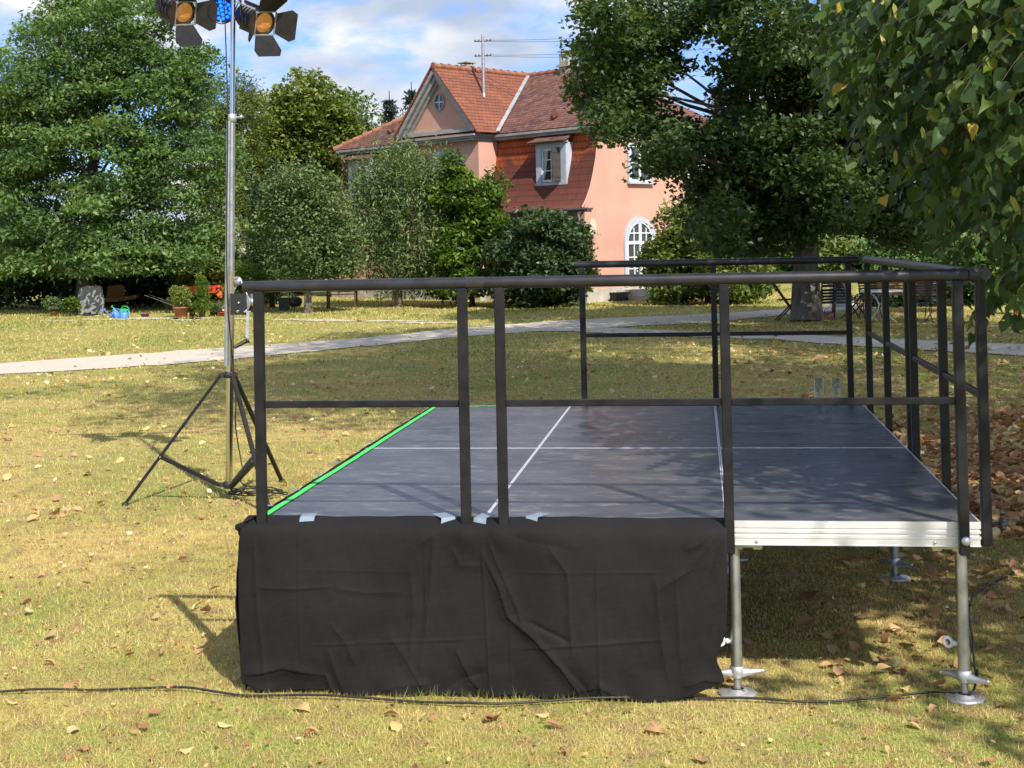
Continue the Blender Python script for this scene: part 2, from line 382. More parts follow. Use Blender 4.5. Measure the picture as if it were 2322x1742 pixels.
# fallen leaves
M['litter'] = leafmat('dry_leaf', [(0, (.20, .095, .05)), (.3, (.42, .22, .11)), (.6, (.60, .38, .20)), (.8, (.70, .56, .22)), (1, (.74, .68, .45))], .7, .2, .2, (1.1, .9, .6))
LL = [(-.26, -.46, 0), (0, -.40, 0), (.22, -.5, 0), (-.46, -.16, 0), (.03, -.1, 0), (.43, -.2, 0), (-.40, .14, 0), (0, .2, 0), (.36, .2, 0), (-.10, .48, 0), (.03, .62, 0), (.13, .44, 0)]
LLF = [(0, 1, 4, 3), (1, 2, 5, 4), (3, 4, 7, 6), (4, 5, 8, 7), (6, 7, 10, 9), (7, 8, 11, 10)]
def leafshape(cx_, cy_): return [(x*(1-.3*abs(cx_)), y, cx_*x*x*1.1+cy_*y*y*.6) for x, y, z in LL]
def litter_density(x, y):
    c = np.full_like(x, 6.5)
    xc = np.where(y < 4.1, 3.12, 2.35-.10*(y-4.1)); right = 1/(1+np.exp(-(x-xc)*3.2)); bandy = np.exp(-((y-5.2)/3.6)**4)
    c += 420*right*bandy*np.clip(.62+.55*sines(x, y, 31, .9), .06, 1.6)
    c += 30*np.exp(-((y-9.8)/2.4)**2)/(1+np.exp(-(x+1.0)*1.2))*np.clip(.55+.9*sines(x, y, 33, .7), 0, 3)
    c += 5*np.exp(-((y-9)/7.)**2)*(x > -3)
    c += 7*(x > -1)*(y > 13)*(y < 29)
    c += 34*np.exp(-((x-2.6)/.5)**2-((y-.75)/.5)**2)*(x > 2.05)
    c = np.where((y < .4) & (x > 3.1), c*.15+4, c)
    c = np.where(y > 24, c*.4, c); c = np.where((x < 2.0) & (x > 0) & (y > 0) & (y < 4), 0, c)
    return c
LP = []
for d0, d1, mx_ in ((4.2, 10, 430), (10, 18, 430), (18, 34, 30)):
    area = (d1-d0)*(.37*2*(d0+d1)/2+.8); n = int(area*mx_); d = rg.uniform(d0, d1, n); l = rg.uniform(-1, 1, n)*(.385*d+.3)
    P = CAM[:2]+d[:, None]*(_F[:2]/np.linalg.norm(_F[:2]))+l[:, None]*_R[:2]
    LP.append(P[rg.random(n)*mx_ < litter_density(P[:, 0], P[:, 1])])
P = np.concatenate(LP); P = P[~((inpoly(P[:, 0], P[:, 1], PA) | inpoly(P[:, 0], P[:, 1], PB)) & (rg.random(len(P)) < .75))]
skirt = (P[:, 1] > -.17) & (P[:, 1] < .02) & (P[:, 0] > -.1) & (P[:, 0] < 2.05); P = P[~skirt]
dist = np.linalg.norm(P-CAM[:2], axis=1)
near = np.where((P[:, 1] < .3) & (P[:, 0] < 3.4))[0]; near = near[np.argsort(dist[near])][:140]
rest = np.setdiff1d(np.arange(len(P)), near)
Ps = P[rest]; print('litter', len(Ps)); n = len(Ps); half = [Ps[i::3] for i in range(3)]; VV = []; FF = []; TT = []; off = 0
for i, h_ in enumerate(half):
    k = len(h_); T_ = leafshape((.5, -.4, .9)[i], (.3, .5, -.2)[i])
    V, F_ = scatter(T_, LLF, np.c_[h_, rg.uniform(.014, .035, k)], rot_frames(k, .08, .28, rg), np.where((h_[:, 1] > 3) & (h_[:, 0] > 2), 1.2, .86)*rg.gamma(12, .0054, k))
    VV.append(V); FF.append(F_+off); off += len(V)
    TT.append(np.repeat(np.clip(np.where((h_[:, 0] > 2.2) & (h_[:, 1] < 9), .50, .60)+rg.normal(0, .22, k), 0, 1), 6))
k = 2600; dd = rg.uniform(4.2, 11, k); ll_ = rg.uniform(-1, 1, k)*(.385*dd+.3); bp2 = CAM[:2]+dd[:, None]*(_F[:2]/np.linalg.norm(_F[:2]))+ll_[:, None]*_R[:2]
bp2 = bp2[~((bp2[:, 1] > -.2) & (bp2[:, 1] < 4.05) & (bp2[:, 0] > -.1) & (bp2[:, 0] < 2.05))]; k = len(bp2)
V, F_ = scatter(leafshape(.8, .6), LLF, np.c_[bp2, rg.uniform(.012, .03, k)], rot_frames(k, .1, .5, rg), rg.uniform(.010, .028, k)); VV.append(V); FF.append(F_+off); off += len(V); TT.append(np.repeat(np.clip(rg.normal(.45, .25, k), 0, 1), 6))
tag(npmesh('leaf_litter', np.concatenate(VV), np.concatenate(FF), M['litter'], tone=np.concatenate(TT), smooth=True), 'brown and yellow fallen leaves scattered in drifts over the lawn', 'fallen leaves', kind='stuff')
protos = []
for i in range(6):
    T_ = np.array(leafshape((.7, -.5, 1.1, .4, -.9, .8)[i], (.5, .7, -.4, -.8, .3, .9)[i]))
    me = npmesh('fallen_leaf', T_, LLF, M['litter'], tone=[(.25, .4, .55, .7, .85, .35)[i]]*6, smooth=True)
    protos.append(me)
for j, i in enumerate(near):
    s_ = protos[j % 6]; o = s_ if j < 6 else s_.copy()
    if j >= 6: COL.objects.link(o)
    o.location = (P[i, 0], P[i, 1], .018); k = rg.uniform(.038, .078); o.scale = (k, k, k)
    o.rotation_euler = (rg.normal(0, .22), rg.normal(0, .22), rg.uniform(0, 6.28))
    tag(o, 'dry brown curled leaf lying in the grass in front of the stage', 'leaf', 'fallen leaves near the front of the stage')
# ------------------------------------------------------------------ stage
def deckmat():
    m = bpy.data.materials.new('deck_board'); m.use_nodes = True; t = m.node_tree; b = t.nodes['Principled BSDF']; nd = t.nodes.new; lk = t.links.new
    c = nd('ShaderNodeTexCoord'); mp_ = nd('ShaderNodeMapping'); mp_.inputs['Scale'].default_value = (1, 2.2, 1); lk(c.outputs['Object'], mp_.inputs[0])
    def nz(sc, det, src): n = nd('ShaderNodeTexNoise'); n.inputs['Scale'].default_value = sc; n.inputs['Detail'].default_value = det; n.inputs['Distortion'].default_value = .6; lk(src, n.inputs[0]); return n
    def rp(n, a, d, ca, cb): r = nd('ShaderNodeValToRGB'); r.color_ramp.elements[0].position = a; r.color_ramp.elements[1].position = d; r.color_ramp.elements[0].color = (*ca, 1); r.color_ramp.elements[1].color = (*cb, 1); lk(n.outputs[0], r.inputs[0]); return r
    base = rp(nz(1.6, 8, mp_.outputs[0]), .35, .65, (.042, .044, .050), (.088, .086, .088))
    sc = rp(nz(9, 9, mp_.outputs[0]), .54, .74, (0, 0, 0), (.38, .38, .38))
    mx_ = nd('ShaderNodeMixRGB'); lk(sc.outputs[0], mx_.inputs[0]); lk(base.outputs[0], mx_.inputs[1]); mx_.inputs[2].default_value = (.36, .34, .31, 1); lk(mx_.outputs[0], b.inputs['Base Color'])
    ro = rp(nz(4, 6, mp_.outputs[0]), .3, .7, (.24, .24, .24), (.40, .40, .40)); lk(ro.outputs[0], b.inputs['Roughness']); b.inputs['Specular IOR Level'].default_value = .55
    ck = nd('ShaderNodeTexChecker'); ck.inputs['Scale'].default_value = 110; lk(c.outputs['Object'], ck.inputs[0])
    bp = nd('ShaderNodeBump'); bp.inputs['Strength'].default_value = .12; bp.inputs['Distance'].default_value = .002; lk(ck.outputs[1], bp.inputs['Height']); lk(bp.outputs[0], b.inputs['Normal'])
    return m
M['deck'] = deckmat()
ZD = .72
st = empty('stage_platform', (0, 0, 0), 'low outdoor stage of six dark deck boards on galvanised legs', 'stage')
for j in range(2):
    for i in range(3):
        x0, x1, y0, y1 = i+.0015, i+.9985, 2*j+.0015, 2*j+1.9985
        fr = MB()
        for (a, d, nrm) in (((x0, y0), (x1, y0), (0, -1)), ((x1, y0), (x1, y1), (1, 0)), ((x1, y1), (x0, y1), (0, 1)), ((x0, y1), (x0, y0), (-1, 0))):
            n_ = Vector((*nrm, 0)); A_ = Vector((*a, 0)); D_ = Vector((*d, 0)); tdir = (D_-A_).normalized()
            # cross-section (depth inward, z)
            sec = [(0, ZD+.001), (0, ZD-.026), (.005, ZD-.028), (.005, ZD-.034), (0, ZD-.036), (0, ZD-.046), (.007, ZD-.048), (.007, ZD-.056), (0, ZD-.058), (0, ZD-.068), (.003, ZD-.07), (.003, ZD-.092), (0, ZD-.094), (0, ZD-.098), (.03, ZD-.098), (.03, ZD-.09), (.012, ZD-.09), (.012, ZD-.022), (.0055, ZD-.022), (.0055, ZD+.001)]
            cs = [A_-n_*q+Vector((0, 0, z)) for q, z in sec]; ce = [D_-n_*q+Vector((0, 0, z)) for q, z in sec]
            # mitre the ends
            cs = [p+tdir*q for p, (q, z) in zip(cs, sec)]; ce = [p-tdir*q for p, (q, z) in zip(ce, sec)]
            k = len(sec); fr.add(cs+ce, [(a_, (a_+1) % k, k+(a_+1) % k, k+a_) for a_ in range(k)])
        fo = fr.build('panel_frame', M['alu'], st)
        db = MB().box(((x0+x1)/2, (y0+y1)/2, ZD-.0105), (x1-x0-.0115, y1-y0-.0115, .021)); db.build('deck_board', M['deck'], fo, origin=ZERO)
        for q in (.35, 1., 1.65): MB().box(((x0+x1)/2, y0+q, ZD-.05), (.94, .05, .04)).build('cross_brace', M['alu'], fo, origin=ZERO)
        if j == 0 and i == 2:
            for xx in (2.12, 2.82): MB().lathe([(0, .004), (.006, .0035), (.007, 0)], (xx, -.0005, ZD-.081), 10, Matrix.Rotation(R(90), 3, 'X')).build('rivet', M['cast'], fo, origin=ZERO)
def make_leg(x, y, turn, eye):
    lg = MB().tube([(x, y, .115), (x, y, ZD-.1)], .0235, 20); lo = lg.build('leg', M['galv'], st)
    f = MB(); f.lathe([(0, .006), (.078, .006), (.082, .003), (.082, -.004)], (x, y, .006), 8); f.lathe([(.028, .018), (.045, .007)], (x, y, .005), 14)
    f.build('foot_plate', M['cast'], lo, origin=ZERO)
    MB().tube([(x, y, .012), (x, y, .12)], .0155, 14).build('spindle', M['galv'], lo, origin=ZERO)
    nu = MB(); nu.lathe([(.018, -.026), (.026, -.02), (.03, 0), (.029, .02), (.025, .024)], (x, y, .092), 16)
    for s_ in (-1, 1):
        d = Vector((math.cos(turn), math.sin(turn), 0))*s_
        p0 = Vector((x, y, .088)); e = p0+d*.105+Vector((0, 0, .004*s_))
        nu.tube([p0+d*.02, p0+d*.055, e], [.021, .0135, .0085], 8)
        nu.lathe([(0, -.009), (.009, -.006), (.0105, 0), (.009, .006), (0, .009)], e, 10)
    nu.build('wing_nut', M['cast'], lo, origin=ZERO)
    cb = MB(); sx = 1 if (x % 1) < .5 else -1
    cb.box((x+sx*.045, y+.01, ZD-.108), (.14, .07, .018)); cb.box((x+sx*.095, y+.01, ZD-.121), (.035, .06, .009)); cb.box((x+sx*.01, y+.01, ZD-.121), (.05, .06, .009))
    cb.build('corner_block', M['cream'], lo, origin=ZERO)
    if eye:
        eb = MB(); d = Vector(eye); c = Vector((x, y, .215))
        eb.tube([c+d*.02, c+d*.05], [.008, .006], 10)
        ctr = c+d*.066; side = Vector((0, 0, 1)); dd = d
        eb.tube([ctr+dd*(-math.cos(a)*.018)+side*(math.sin(a)*.018) for a in np.linspace(0, 2*math.pi, 19)], .0068, 8, caps=False)
        eb.lathe([(.011, -.006), (.011, .006)], c+d*.035, 10, Vector((0, 0, 1)).rotation_difference(d).to_matrix())
        eb.build('eye_bolt', M['white'], lo, origin=ZERO)
for x in (.07, 1.03, 2.028, 2.93):
    for y in (.07, 2.07, 3.93):
        make_leg(x, y, {2.028: .15, 2.93: -.75}.get(x, rng.uniform(0, 3)), (-1, 0, 0) if (y < 1 and x == 2.028) else ((-.8, .6, 0) if (y < 1 and x == 2.93) else None))
# tape and marks on the deck
M['green'] = mat('green_tape', (.06, .72, .10), .45, var=.06, scale=8)
M['tape'] = mat('pale_blue_tape', (.21, .27, .33), .35, var=.12, scale=25)
M['greytape'] = mat('grey_tape', (.16, .2, .22), .4, var=.2, scale=25)
gt = MB(); n = 40
def ribbon(mb, p0, p1, w, z, n=30, jit=.0015, seed=0):
    rg_ = np.random.default_rng(seed); p0 = Vector(p0); p1 = Vector(p1); d = (p1-p0); s_ = Vector((-d.y, d.x, 0)).normalized()*w/2; vs = []
    for i in range(n+1):
        c = p0+d*i/n+s_.normalized()*rg_.normal(0, jit); vs += [(c.x-s_.x, c.y-s_.y, z), (c.x+s_.x, c.y+s_.y, z)]
    mb.add(vs, [(2*i, 2*i+2, 2*i+3, 2*i+1) for i in range(n)])
ribbon(gt, (.045, .01, 0), (.045, 3.99, 0), .03, ZD+.0045)
tag(gt.build('floor_tape', M['green']), 'long bright green tape along the left edge of the stage deck', 'tape')
gt = MB(); ribbon(gt, (.065, 3.975, 0), (.55, 3.975, 0), .028, ZD+.0045)
tag(gt.build('floor_tape', M['green']), 'short bright green tape along the back edge of the stage deck', 'tape')
# guard rails
def guard_rail(name_label, L_, posts, loc, rz, t0, t1, group, ball=False, knob=None, lean=0., caps=True, bolts=()):
    e = empty('guard_rail', loc, name_label, 'railing', group, rz)
    h = .985
    for i, x in enumerate(posts):
        xb, xt = (x, x-lean*(1 if i else .2)) if False else (x, x)
        p = MB().box((x, 0, (h-.02-.12)/2), (.04, .04, h-.02+.12), bevel=.004); po = p.build('post', M['black'], e, origin=ZERO)
        if i in bolts:
            b_ = MB().lathe([(0, .012), (.014, .01), (.018, .004), (.018, 0)], (x+.004, -.0205, -.062), 14, Matrix.Rotation(R(90), 3, 'X')); b_.build('clamp_bolt', M['cast'], po, origin=ZERO)
        if knob is not None and i == knob:
            kb = MB().lathe([(.007, 0), (.007, .03), (.022, .03), (.026, .036), (.026, .05), (.02, .055), (0, .056)], (x, -.02, -.03), 12, Matrix.Rotation(R(90), 3, 'X'))
            for k in range(5):
                a = k*2*math.pi/5; kb.lathe([(0, -.008), (.008, -.006), (.009, 0), (.008, .006), (0, .008)], (x+.024*math.cos(a), -.063, -.03+.024*math.sin(a)), 8, Matrix.Rotation(R(90), 3, 'X'))
            kb.build('star_knob', M['blackmatte'], po, origin=ZERO)
    tb = MB().tube([(t0, 0, h), (t0+.002, 0, h), ((t0+t1)/2, 0, h), (t1, 0, h)], .0242, 24)
    to = tb.build('top_tube', M['blackgloss'], e, origin=ZERO)
    if ball:
        MB().lathe([(0, -.031)]+[(.031*math.cos(a), .031*math.sin(a)) for a in np.linspace(-1.4, 1.4, 11)]+[(0, .031)], (t1+.026, .0, h), 20).build('corner_ball', M['blackmatte'], e, origin=ZERO)
        MB().tube([(t1-.035, 0, h), (t1-.002, 0, h)], .0256, 24).build('end_sleeve', M['blackmatte'], e, origin=ZERO)
    for a, b in zip(posts[:-1], posts[1:]):
        MB().box(((a+b)/2, 0, .487), (b-a-.0405, .025, .028), bevel=.003).build('mid_bar', M['black'], e, origin=ZERO)
    return e
GR = 'black guard rail sections round the stage'
guard_rail('short black guard rail at the front left corner beside the light stand', 1, (.060, .934), (0, -.04, ZD), 0, -.005, 1.0, GR)
guard_rail('long black guard rail across the front, above the bare silver stage edge', 2, (.09, 1.01, 1.925), (1, -.04, ZD), 0, .005, 1.965, GR, ball=True, bolts=(2,))
guard_rail('long black guard rail along the rear edge behind the two glasses', 2, (.095, 1.01, 1.925), (1.0, 4.04, ZD), 0, .045, 2.0, GR)
guard_rail('black guard rail on the right side, front half with a star knob', 2, (.13, 1.05, 1.97), (3.045, 0, ZD), R(90), .01, 2.0, GR, knob=0)
guard_rail('black guard rail on the right side, back half nearest the big tree', 2, (.13, 1.05, 1.97), (3.045, 2, ZD), R(90), .005, 2.02, GR)
MB().tube([(0.965, -.04, ZD+.985), (1.035, -.04, ZD+.985)], .0249, 24, caps=False)
jt = MB().tube([(0.955, -.04, ZD+.985), (1.03, -.04, ZD+.985)], .0252, 24)
M['clear'] = mat('clear_tape', (.035, .034, .034), .22, var=.3, scale=40)
tag(jt.build('joint_tape', M['clear']), 'clear shiny tape wrapped round the joint of the two front top tubes', 'tape')
# ---- black cloth skirts
def crease(X, Z, pts, w, a):
    d = np.full(X.shape, 1e9); tt = np.zeros(X.shape); sg = np.zeros(X.shape); tot = 0
    segs = list(zip(pts[:-1], pts[1:])); Ls = [math.hypot(b[0]-a_[0], b[1]-a_[1]) for a_, b in segs]; T = sum(Ls)
    for (a_, b), l in zip(segs, Ls):
        ux, uz = (b[0]-a_[0])/l, (b[1]-a_[1])/l; s_ = np.clip((X-a_[0])*ux+(Z-a_[1])*uz, 0, l); q = np.hypot(X-a_[0]-ux*s_, Z-a_[1]-uz*s_)
        m_ = q < d; d = np.where(m_, q, d); tt = np.where(m_, (tot+s_)/T, tt); sg = np.where(m_, np.sign(-(X-a_[0])*uz+(Z-a_[1])*ux), sg); tot += l
    taper = np.clip(np.minimum(tt, 1-tt)*6, 0, 1)**.7
    return a*taper*np.exp(-(d/w)**2), a*taper*sg*np.exp(-(d/(w*2.2))**2)*.35
def cz(X, Y): return ((500+.5425*X-565)/546, ZD-(1100+.5425*Y-1183)/541)
CR = [([(1115, 250), (1195, 410), (1228, 530), (1340, 620), (1450, 745), (1530, 880)], .020, .030), ([(1150, 220), (1270, 500), (1300, 600)], .016, .012),
      ([(1320, 550), (1400, 590), (1485, 630)], .010, -.014), ([(1128, 190), (1140, 560), (1150, 900)], .005, .007), ([(1390, 230), (1480, 350), (1492, 700)], .012, .009),
      ([(930, 190), (890, 560), (850, 760)], .014, .010), ([(350, 160), (352, 760)], .005, .004), ([(155, 210), (165, 500), (195, 850)], .010, .008), ([(165, 425), (330, 428), (500, 414)], .008, .007),
      ([(500, 420), (640, 440), (800, 436)], .010, .006), ([(380, 660), (760, 640), (1140, 625)], .006, .004), ([(350, 345), (860, 355)], .005, .003), ([(1220, 352), (1920, 345)], .006, .004),
      ([(1230, 662), (1560, 640), (1900, 612)], .007, .006), ([(1600, 250), (1603, 870)], .006, .005), ([(1838, 340), (1850, 600), (1880, 790)], .014, .009), ([(1920, 350), (1932, 760)], .009, .006),
      ([(1960, 260), (2030, 230), (2085, 170)], .014, .012), ([(1850, 420), (1980, 340), (2092, 200)], .022, .012), ([(1960, 520), (2070, 330), (2110, 210)], .022, -.012), ([(450, 775), (470, 850), (500, 880)], .014, .016),
      ([(590, 740), (560, 650), (490, 560)], .014, .007), ([(820, 300), (835, 500), (812, 720)], .014, .009), ([(470, 670), (490, 760), (530, 870)], .016, .009), ([(720, 600), (790, 700), (880, 880)], .020, .008),
      ([(930, 860), (1050, 790), (1150, 765)], .022, -.014), ([(1000, 650), (1060, 790), (1140, 880)], .02, .012), ([(100, 800), (270, 765), (450, 790)], .025, .018), ([(1603, 790), (1608, 880)], .010, .016),
      ([(1940, 810), (2030, 780), (2118, 795)], .02, .014), ([(1500, 850), (1600, 815), (1720, 880)], .022, .012), ([(860, 250), (960, 190), (1080, 160)], .018, .012), ([(1180, 180), (1320, 230), (1500, 260)], .02, -.008),
      ([(1000, 250), (1040, 330), (1140, 330)], .012, .007), ([(1430, 700), (1500, 780), (1560, 850)], .018, -.010), ([(1240, 360), (1238, 700), (1242, 880)], .005, .004), ([(888, 200), (890, 640)], .005, .004), ([(680, 860), (760, 830), (900, 820)], .02, .010)]
def wrinkle(X, Z, seed):
    q = .004*sines(X, Z*.7, seed, 9)+.0018*sines(X, Z, seed+1, 26)+.0009*sines(X*1.6, Z, seed+2, 60)
    return q
M['cloth'] = mat('black_molton', (.014, .013, .0135), .82, var=.32, scale=2.2, bump=.3, bscale=420, spec=.25)
nxx, nz = 420, 150
sx_ = np.linspace(0, 1, nxx); sz = np.linspace(0, 1, nz)
S_, Zt = np.meshgrid(sx_, sz)                                   # Zt 0 = top
XL = -.022-.012*np.sin(Zt*3.3)-.012*np.exp(-((Zt-.93)/.16)**2); XR = 2.0-.012*Zt-.02*np.clip(Zt-.45, 0, 1)**1.0-.035*np.exp(-((Zt-.83)/.10)**2)
X = XL+(XR-XL)*S_
zb = .010+.007*np.sin(X*7)+.004*np.sin(X*23+1)+.075*np.clip((X-1.72)/.28, 0, 1)**1.5+.03*np.exp(-((X+.03)/.05)**2)
Z = ZD+.004-(ZD+.004-zb)*Zt
Yc = -.083-.030*np.sin(np.pi*np.clip(Zt, 0, 1))*(.4+.6*np.sin(X*3.1+.4)**2)+.02*Zt
topin = np.exp(-((ZD+.004-Z)/.016)**1.0)
Yc = Yc+topin*.085
for pts, w_, a_ in CR:
    a_ *= (.32 if a_ > .02 else .46); w_ = w_*1.15 if w_ > .009 else w_
    pz = [cz(*q) for q in pts]; r1, r2 = crease(X, Z, pz, w_, a_); Yc = Yc-(r1+r2)*(1-topin)
Yc = Yc-wrinkle(X, Z, 41)*(1-.8*topin)
flap = (Zt > .82)*(.012*np.sin(X*11+2)+.007*np.sin(X*31))*np.clip((Zt-.82)/.18, 0, 1); Yc = Yc-flap
for xp in (.934, 1.09): Yc = Yc-.016*np.exp(-((X-xp)/.045)**2-((Z-(ZD-.04))/.06)**2)
V = np.stack([X, Yc, Z], -1)
toprow = V[0].copy(); toprow[:, 1] = .03+.010*np.sin(sx_*21)+.006*np.sin(sx_*57); toprow[:, 2] = ZD+.006
V = np.concatenate([toprow[None], V], 0); nr = nz+1
idx = np.arange(nr*nxx).reshape(nr, nxx); Fc = np.stack([idx[:-1, :-1], idx[1:, :-1], idx[1:, 1:], idx[:-1, 1:]], -1).reshape(-1, 4)
so_ = npmesh('stage_skirt', V.reshape(-1, 3), Fc, M['cloth'], smooth=True)
tag(so_, 'creased black cloth hanging over the front left of the stage', 'stage skirt')
md = so_.modifiers.new('thickness', 'SOLIDIFY'); md.thickness = .0015
# cloth along the left side
nyy, nz2 = 260, 60; Sy, Zt = np.meshgrid(np.linspace(0, 1, nyy), np.linspace(0, 1, nz2))
Y = -.07+4.05*Sy; Z = ZD+.003-(ZD-.01)*Zt; Xc = -.025-.03*np.sin(np.pi*Zt)-.012*np.sin(Y*13)*Zt-.02*np.sin(Y*5)*Zt-wrinkle(Y, Z, 51)*1.5
ti = np.exp(-((ZD+.004-Z)/.016)); Xc = Xc+ti*.03
V = np.stack([Xc, Y, Z], -1); tr_ = V[0].copy(); tr_[:, 0] = .022+.006*np.sin(np.linspace(0, 60, nyy)); tr_[:, 2] = ZD+.0075; tr_[:, 1] = np.maximum(tr_[:, 1], -.01)
V = np.concatenate([tr_[None], V], 0); idx = np.arange((nz2+1)*nyy).reshape(-1, nyy); Fc = np.stack([idx[:-1, :-1], idx[:-1, 1:], idx[1:, 1:], idx[1:, :-1]], -1).reshape(-1, 4)
so2 = npmesh('stage_skirt', V.reshape(-1, 3), Fc, M['cloth'], smooth=True); md = so2.modifiers.new('thickness', 'SOLIDIFY'); md.thickness = .0015
tag(so2, 'black cloth hanging down the left side of the stage beside the green tape', 'stage skirt')
# bunched corner of cloth at the front left
cb = MB()
for k in range(5):
    a = k*.9; cb.tube([(-.03+.010*math.cos(a), -.02+.04*math.sin(a*1.3), ZD-.10+.02*k), (-.035+.008*math.sin(a), -.055+.02*math.cos(a), ZD-.055+.008*k), (-.03+.01*k, -.045+.012*math.sin(a*2), ZD-.012+.004*(k % 3))], [.008, .014, .007], 8)
cb.build('bunched_corner', M['cloth'], so_, origin=ZERO)
# pale tape strips holding the cloth
def tape_piece(x, y0, y1, w_, ang, label, drop=.03):
    mb = MB(); d = Vector((math.sin(ang), -math.cos(ang), 0)); s_ = Vector((math.cos(ang), math.sin(ang), 0))*w_/2; p = Vector((x, y1, ZD+.012))
    q = [p, p+d*(y1-y0)*.6, p+d*(y1-y0)]
    q.append(q[-1]+Vector((0, -.012, -drop*.5))); q.append(q[-1]+Vector((0, -.006, -drop*.5)))
    vs = []
    for c in q: vs += [c-s_, c+s_]
    mb.add(vs, [(2*i, 2*i+1, 2*i+3, 2*i+2) for i in range(len(q)-1)]); o = mb.build('tape_strip', M['tape'])
    return tag(o, label, 'tape', 'pale tape strips fixing the black cloth')
tape_piece(.245, -.02, .05, .062, .1, 'pale blue tape piece on the cloth edge nearest the front left corner', .02)
tape_piece(.80, -.035, .075, .068, .55, 'crumpled pale blue tape on the cloth edge left of the paired middle posts', .05)
tape_piece(1.01, -.03, .07, .055, -.2, 'pale blue tape between the two middle posts where the cloths meet', .03)
tape_piece(1.245, -.005, .085, .06, -.5, 'pale blue tape angled across the cloth edge right of the paired posts', .015)
for k, yy in enumerate((.22, .62, 1.05, 1.4, 1.8, 2.15, 2.5, 2.9, 3.3)):
    mb = MB(); mb.box((.004+rng.normal(0, .003), yy, ZD+.0125), (.045+.008*math.sin(k*2), .03, .0012), Matrix.Rotation(rng.normal(0, .12), 3, 'Z'))
    tag(mb.build('tape_strip', M['greytape']), 'small grey tape strip crossing the green tape on the left deck edge', 'tape', 'small tape strips across the green tape')
# two glasses at the back of the deck
def thin_glass():
    m = bpy.data.materials.new('clear_glass'); m.use_nodes = True; t = m.node_tree; o = t.nodes['Material Output']
    tr = t.nodes.new('ShaderNodeBsdfTransparent'); tr.inputs[0].default_value = (.93, .95, .95, 1); gs = t.nodes.new('ShaderNodeBsdfGlossy'); gs.inputs['Roughness'].default_value = .05
    fr = t.nodes.new('ShaderNodeLayerWeight'); fr.inputs[0].default_value = .22; mx_ = t.nodes.new('ShaderNodeMixShader'); t.links.new(fr.outputs['Facing'], mx_.inputs[0]); t.links.new(tr.outputs[0], mx_.inputs[1]); t.links.new(gs.outputs[0], mx_.inputs[2]); t.links.new(mx_.outputs[0], o.inputs[0]); return m
M['clearglass'] = thin_glass()
for (x, lab) in ((2.70, 'left of the two tall clear glasses on the rear of the deck'), (2.815, 'right of the two tall clear glasses on the rear of the deck')):
    mb = MB().lathe([(0, .0), (.031, .0), (.0315, .05), (.032, .185), (.030, .186), (.0295, .05), (.029, .014), (0, .013)], (x, 3.93, ZD+.002), 28)
    tag(mb.build('drinking_glass', M['clearglass']), lab, 'glass', 'tall glasses left on the stage')
# cables on the lawn
def cable(pts, r, name, label, parent=None, sub=8):
    P_ = [Vector(p) for p in pts]; out = []
    for i in range(len(P_)-1):
        p0 = P_[max(0, i-1)]; p1 = P_[i]; p2 = P_[i+1]; p3 = P_[min(len(P_)-1, i+2)]
        for k in range(sub):
            t = k/sub; out.append(.5*((2*p1)+(p2-p0)*t+(2*p0-5*p1+4*p2-p3)*t*t+(3*p1-p0-3*p2+p3)*t**3))
    out.append(P_[-1]); mb = MB().tube(out, r, 7); o = mb.build(name, M['rubber'], parent)
    return tag(o, label, 'cable') if label else o
cable([(*gp(u*K, v*K)[:2], .017+.006*math.sin(u*.02)) for u, v in ((-1500, 1490), (-700, 1512), (-260, 1508), (-60, 1503), (80, 1500), (200, 1496), (300, 1494), (400, 1496), (470, 1503), (540, 1508), (700, 1513), (900, 1522), (1010, 1530), (1100, 1528), (1300, 1518), (1500, 1514), (1620, 1519), (1760, 1523), (1900, 1516), (1990, 1508), (2045, 1503))]+[(2.95, .04, .03), (2.99, .12, .1), (3.0, .2, .05), (3.1, .8, .02), (3.25, 1.6, .02), (3.6, 2.2, .02)],
      .0052, 'power_cable', 'long black cable lying on the grass in front of the stage')
cable([(*gp(u*K, v*K)[:2], .017) for u, v in ((2105, 1100), (2130, 1092), (2160, 1090), (2211, 1088), (2300, 1090), (2400, 1080))], .0055, 'power_cable', 'short black cable on the leaves right of the stage')
# ------------------------------------------------------------------ winch stand with lamps
YS = 4.3
ls = empty('lighting_stand', (-1.6, YS, 0), 'tall winch-up lighting stand on a black tripod left of the stage', 'lighting stand')
def S3(u, v, y=YS): p = aty(u*K, v*K, y); return Vector((p[0], p[1], p[2]))
pb = S3(494, 1048); pm = S3(499, 600); pj = S3(501, 255); ptp = Vector((pj.x-.0, YS, 4.15))
ptp.x = pj.x+(pj.x-pb.x)/(pj.z-pb.z)*(4.15-pj.z)
MB().tube([pb, pm, S3(500, 585)], .027, 20).build('lower_mast', M['chrome'], ls)
MB().tube([S3(495.5, 790)+Vector((-.014, -.03, 0)), S3(500, 262)+Vector((-.012, -.022, 0))], .017, 14).build('middle_mast', M['galv'], ls)
MB().tube([pm+Vector((0, 0, -.05)), pj], .0245, 18).build('inner_mast', M['galv'], ls)
MB().tube([pj+Vector((0, 0, -.1)), ptp], .0185, 18).build('top_mast', M['chrome'], ls)
c1 = MB().lathe([(.026, -.03), (.034, -.028), (.034, .028), (.026, .03)], pj, 18); c1.tube([pj, pj+Vector((.07, -.01, .005))], [.007, .006], 8); c1.lathe([(0, -.012), (.012, -.01), (.012, .01), (0, .012)], pj+Vector((.075, -.01, .005)), 8)
c1.build('locking_collar', M['cast'], ls)
col = S3(495, 810); cm = MB().lathe([(.03, -.02), (.044, -.018), (.044, .022), (.03, .024)], col, 20)
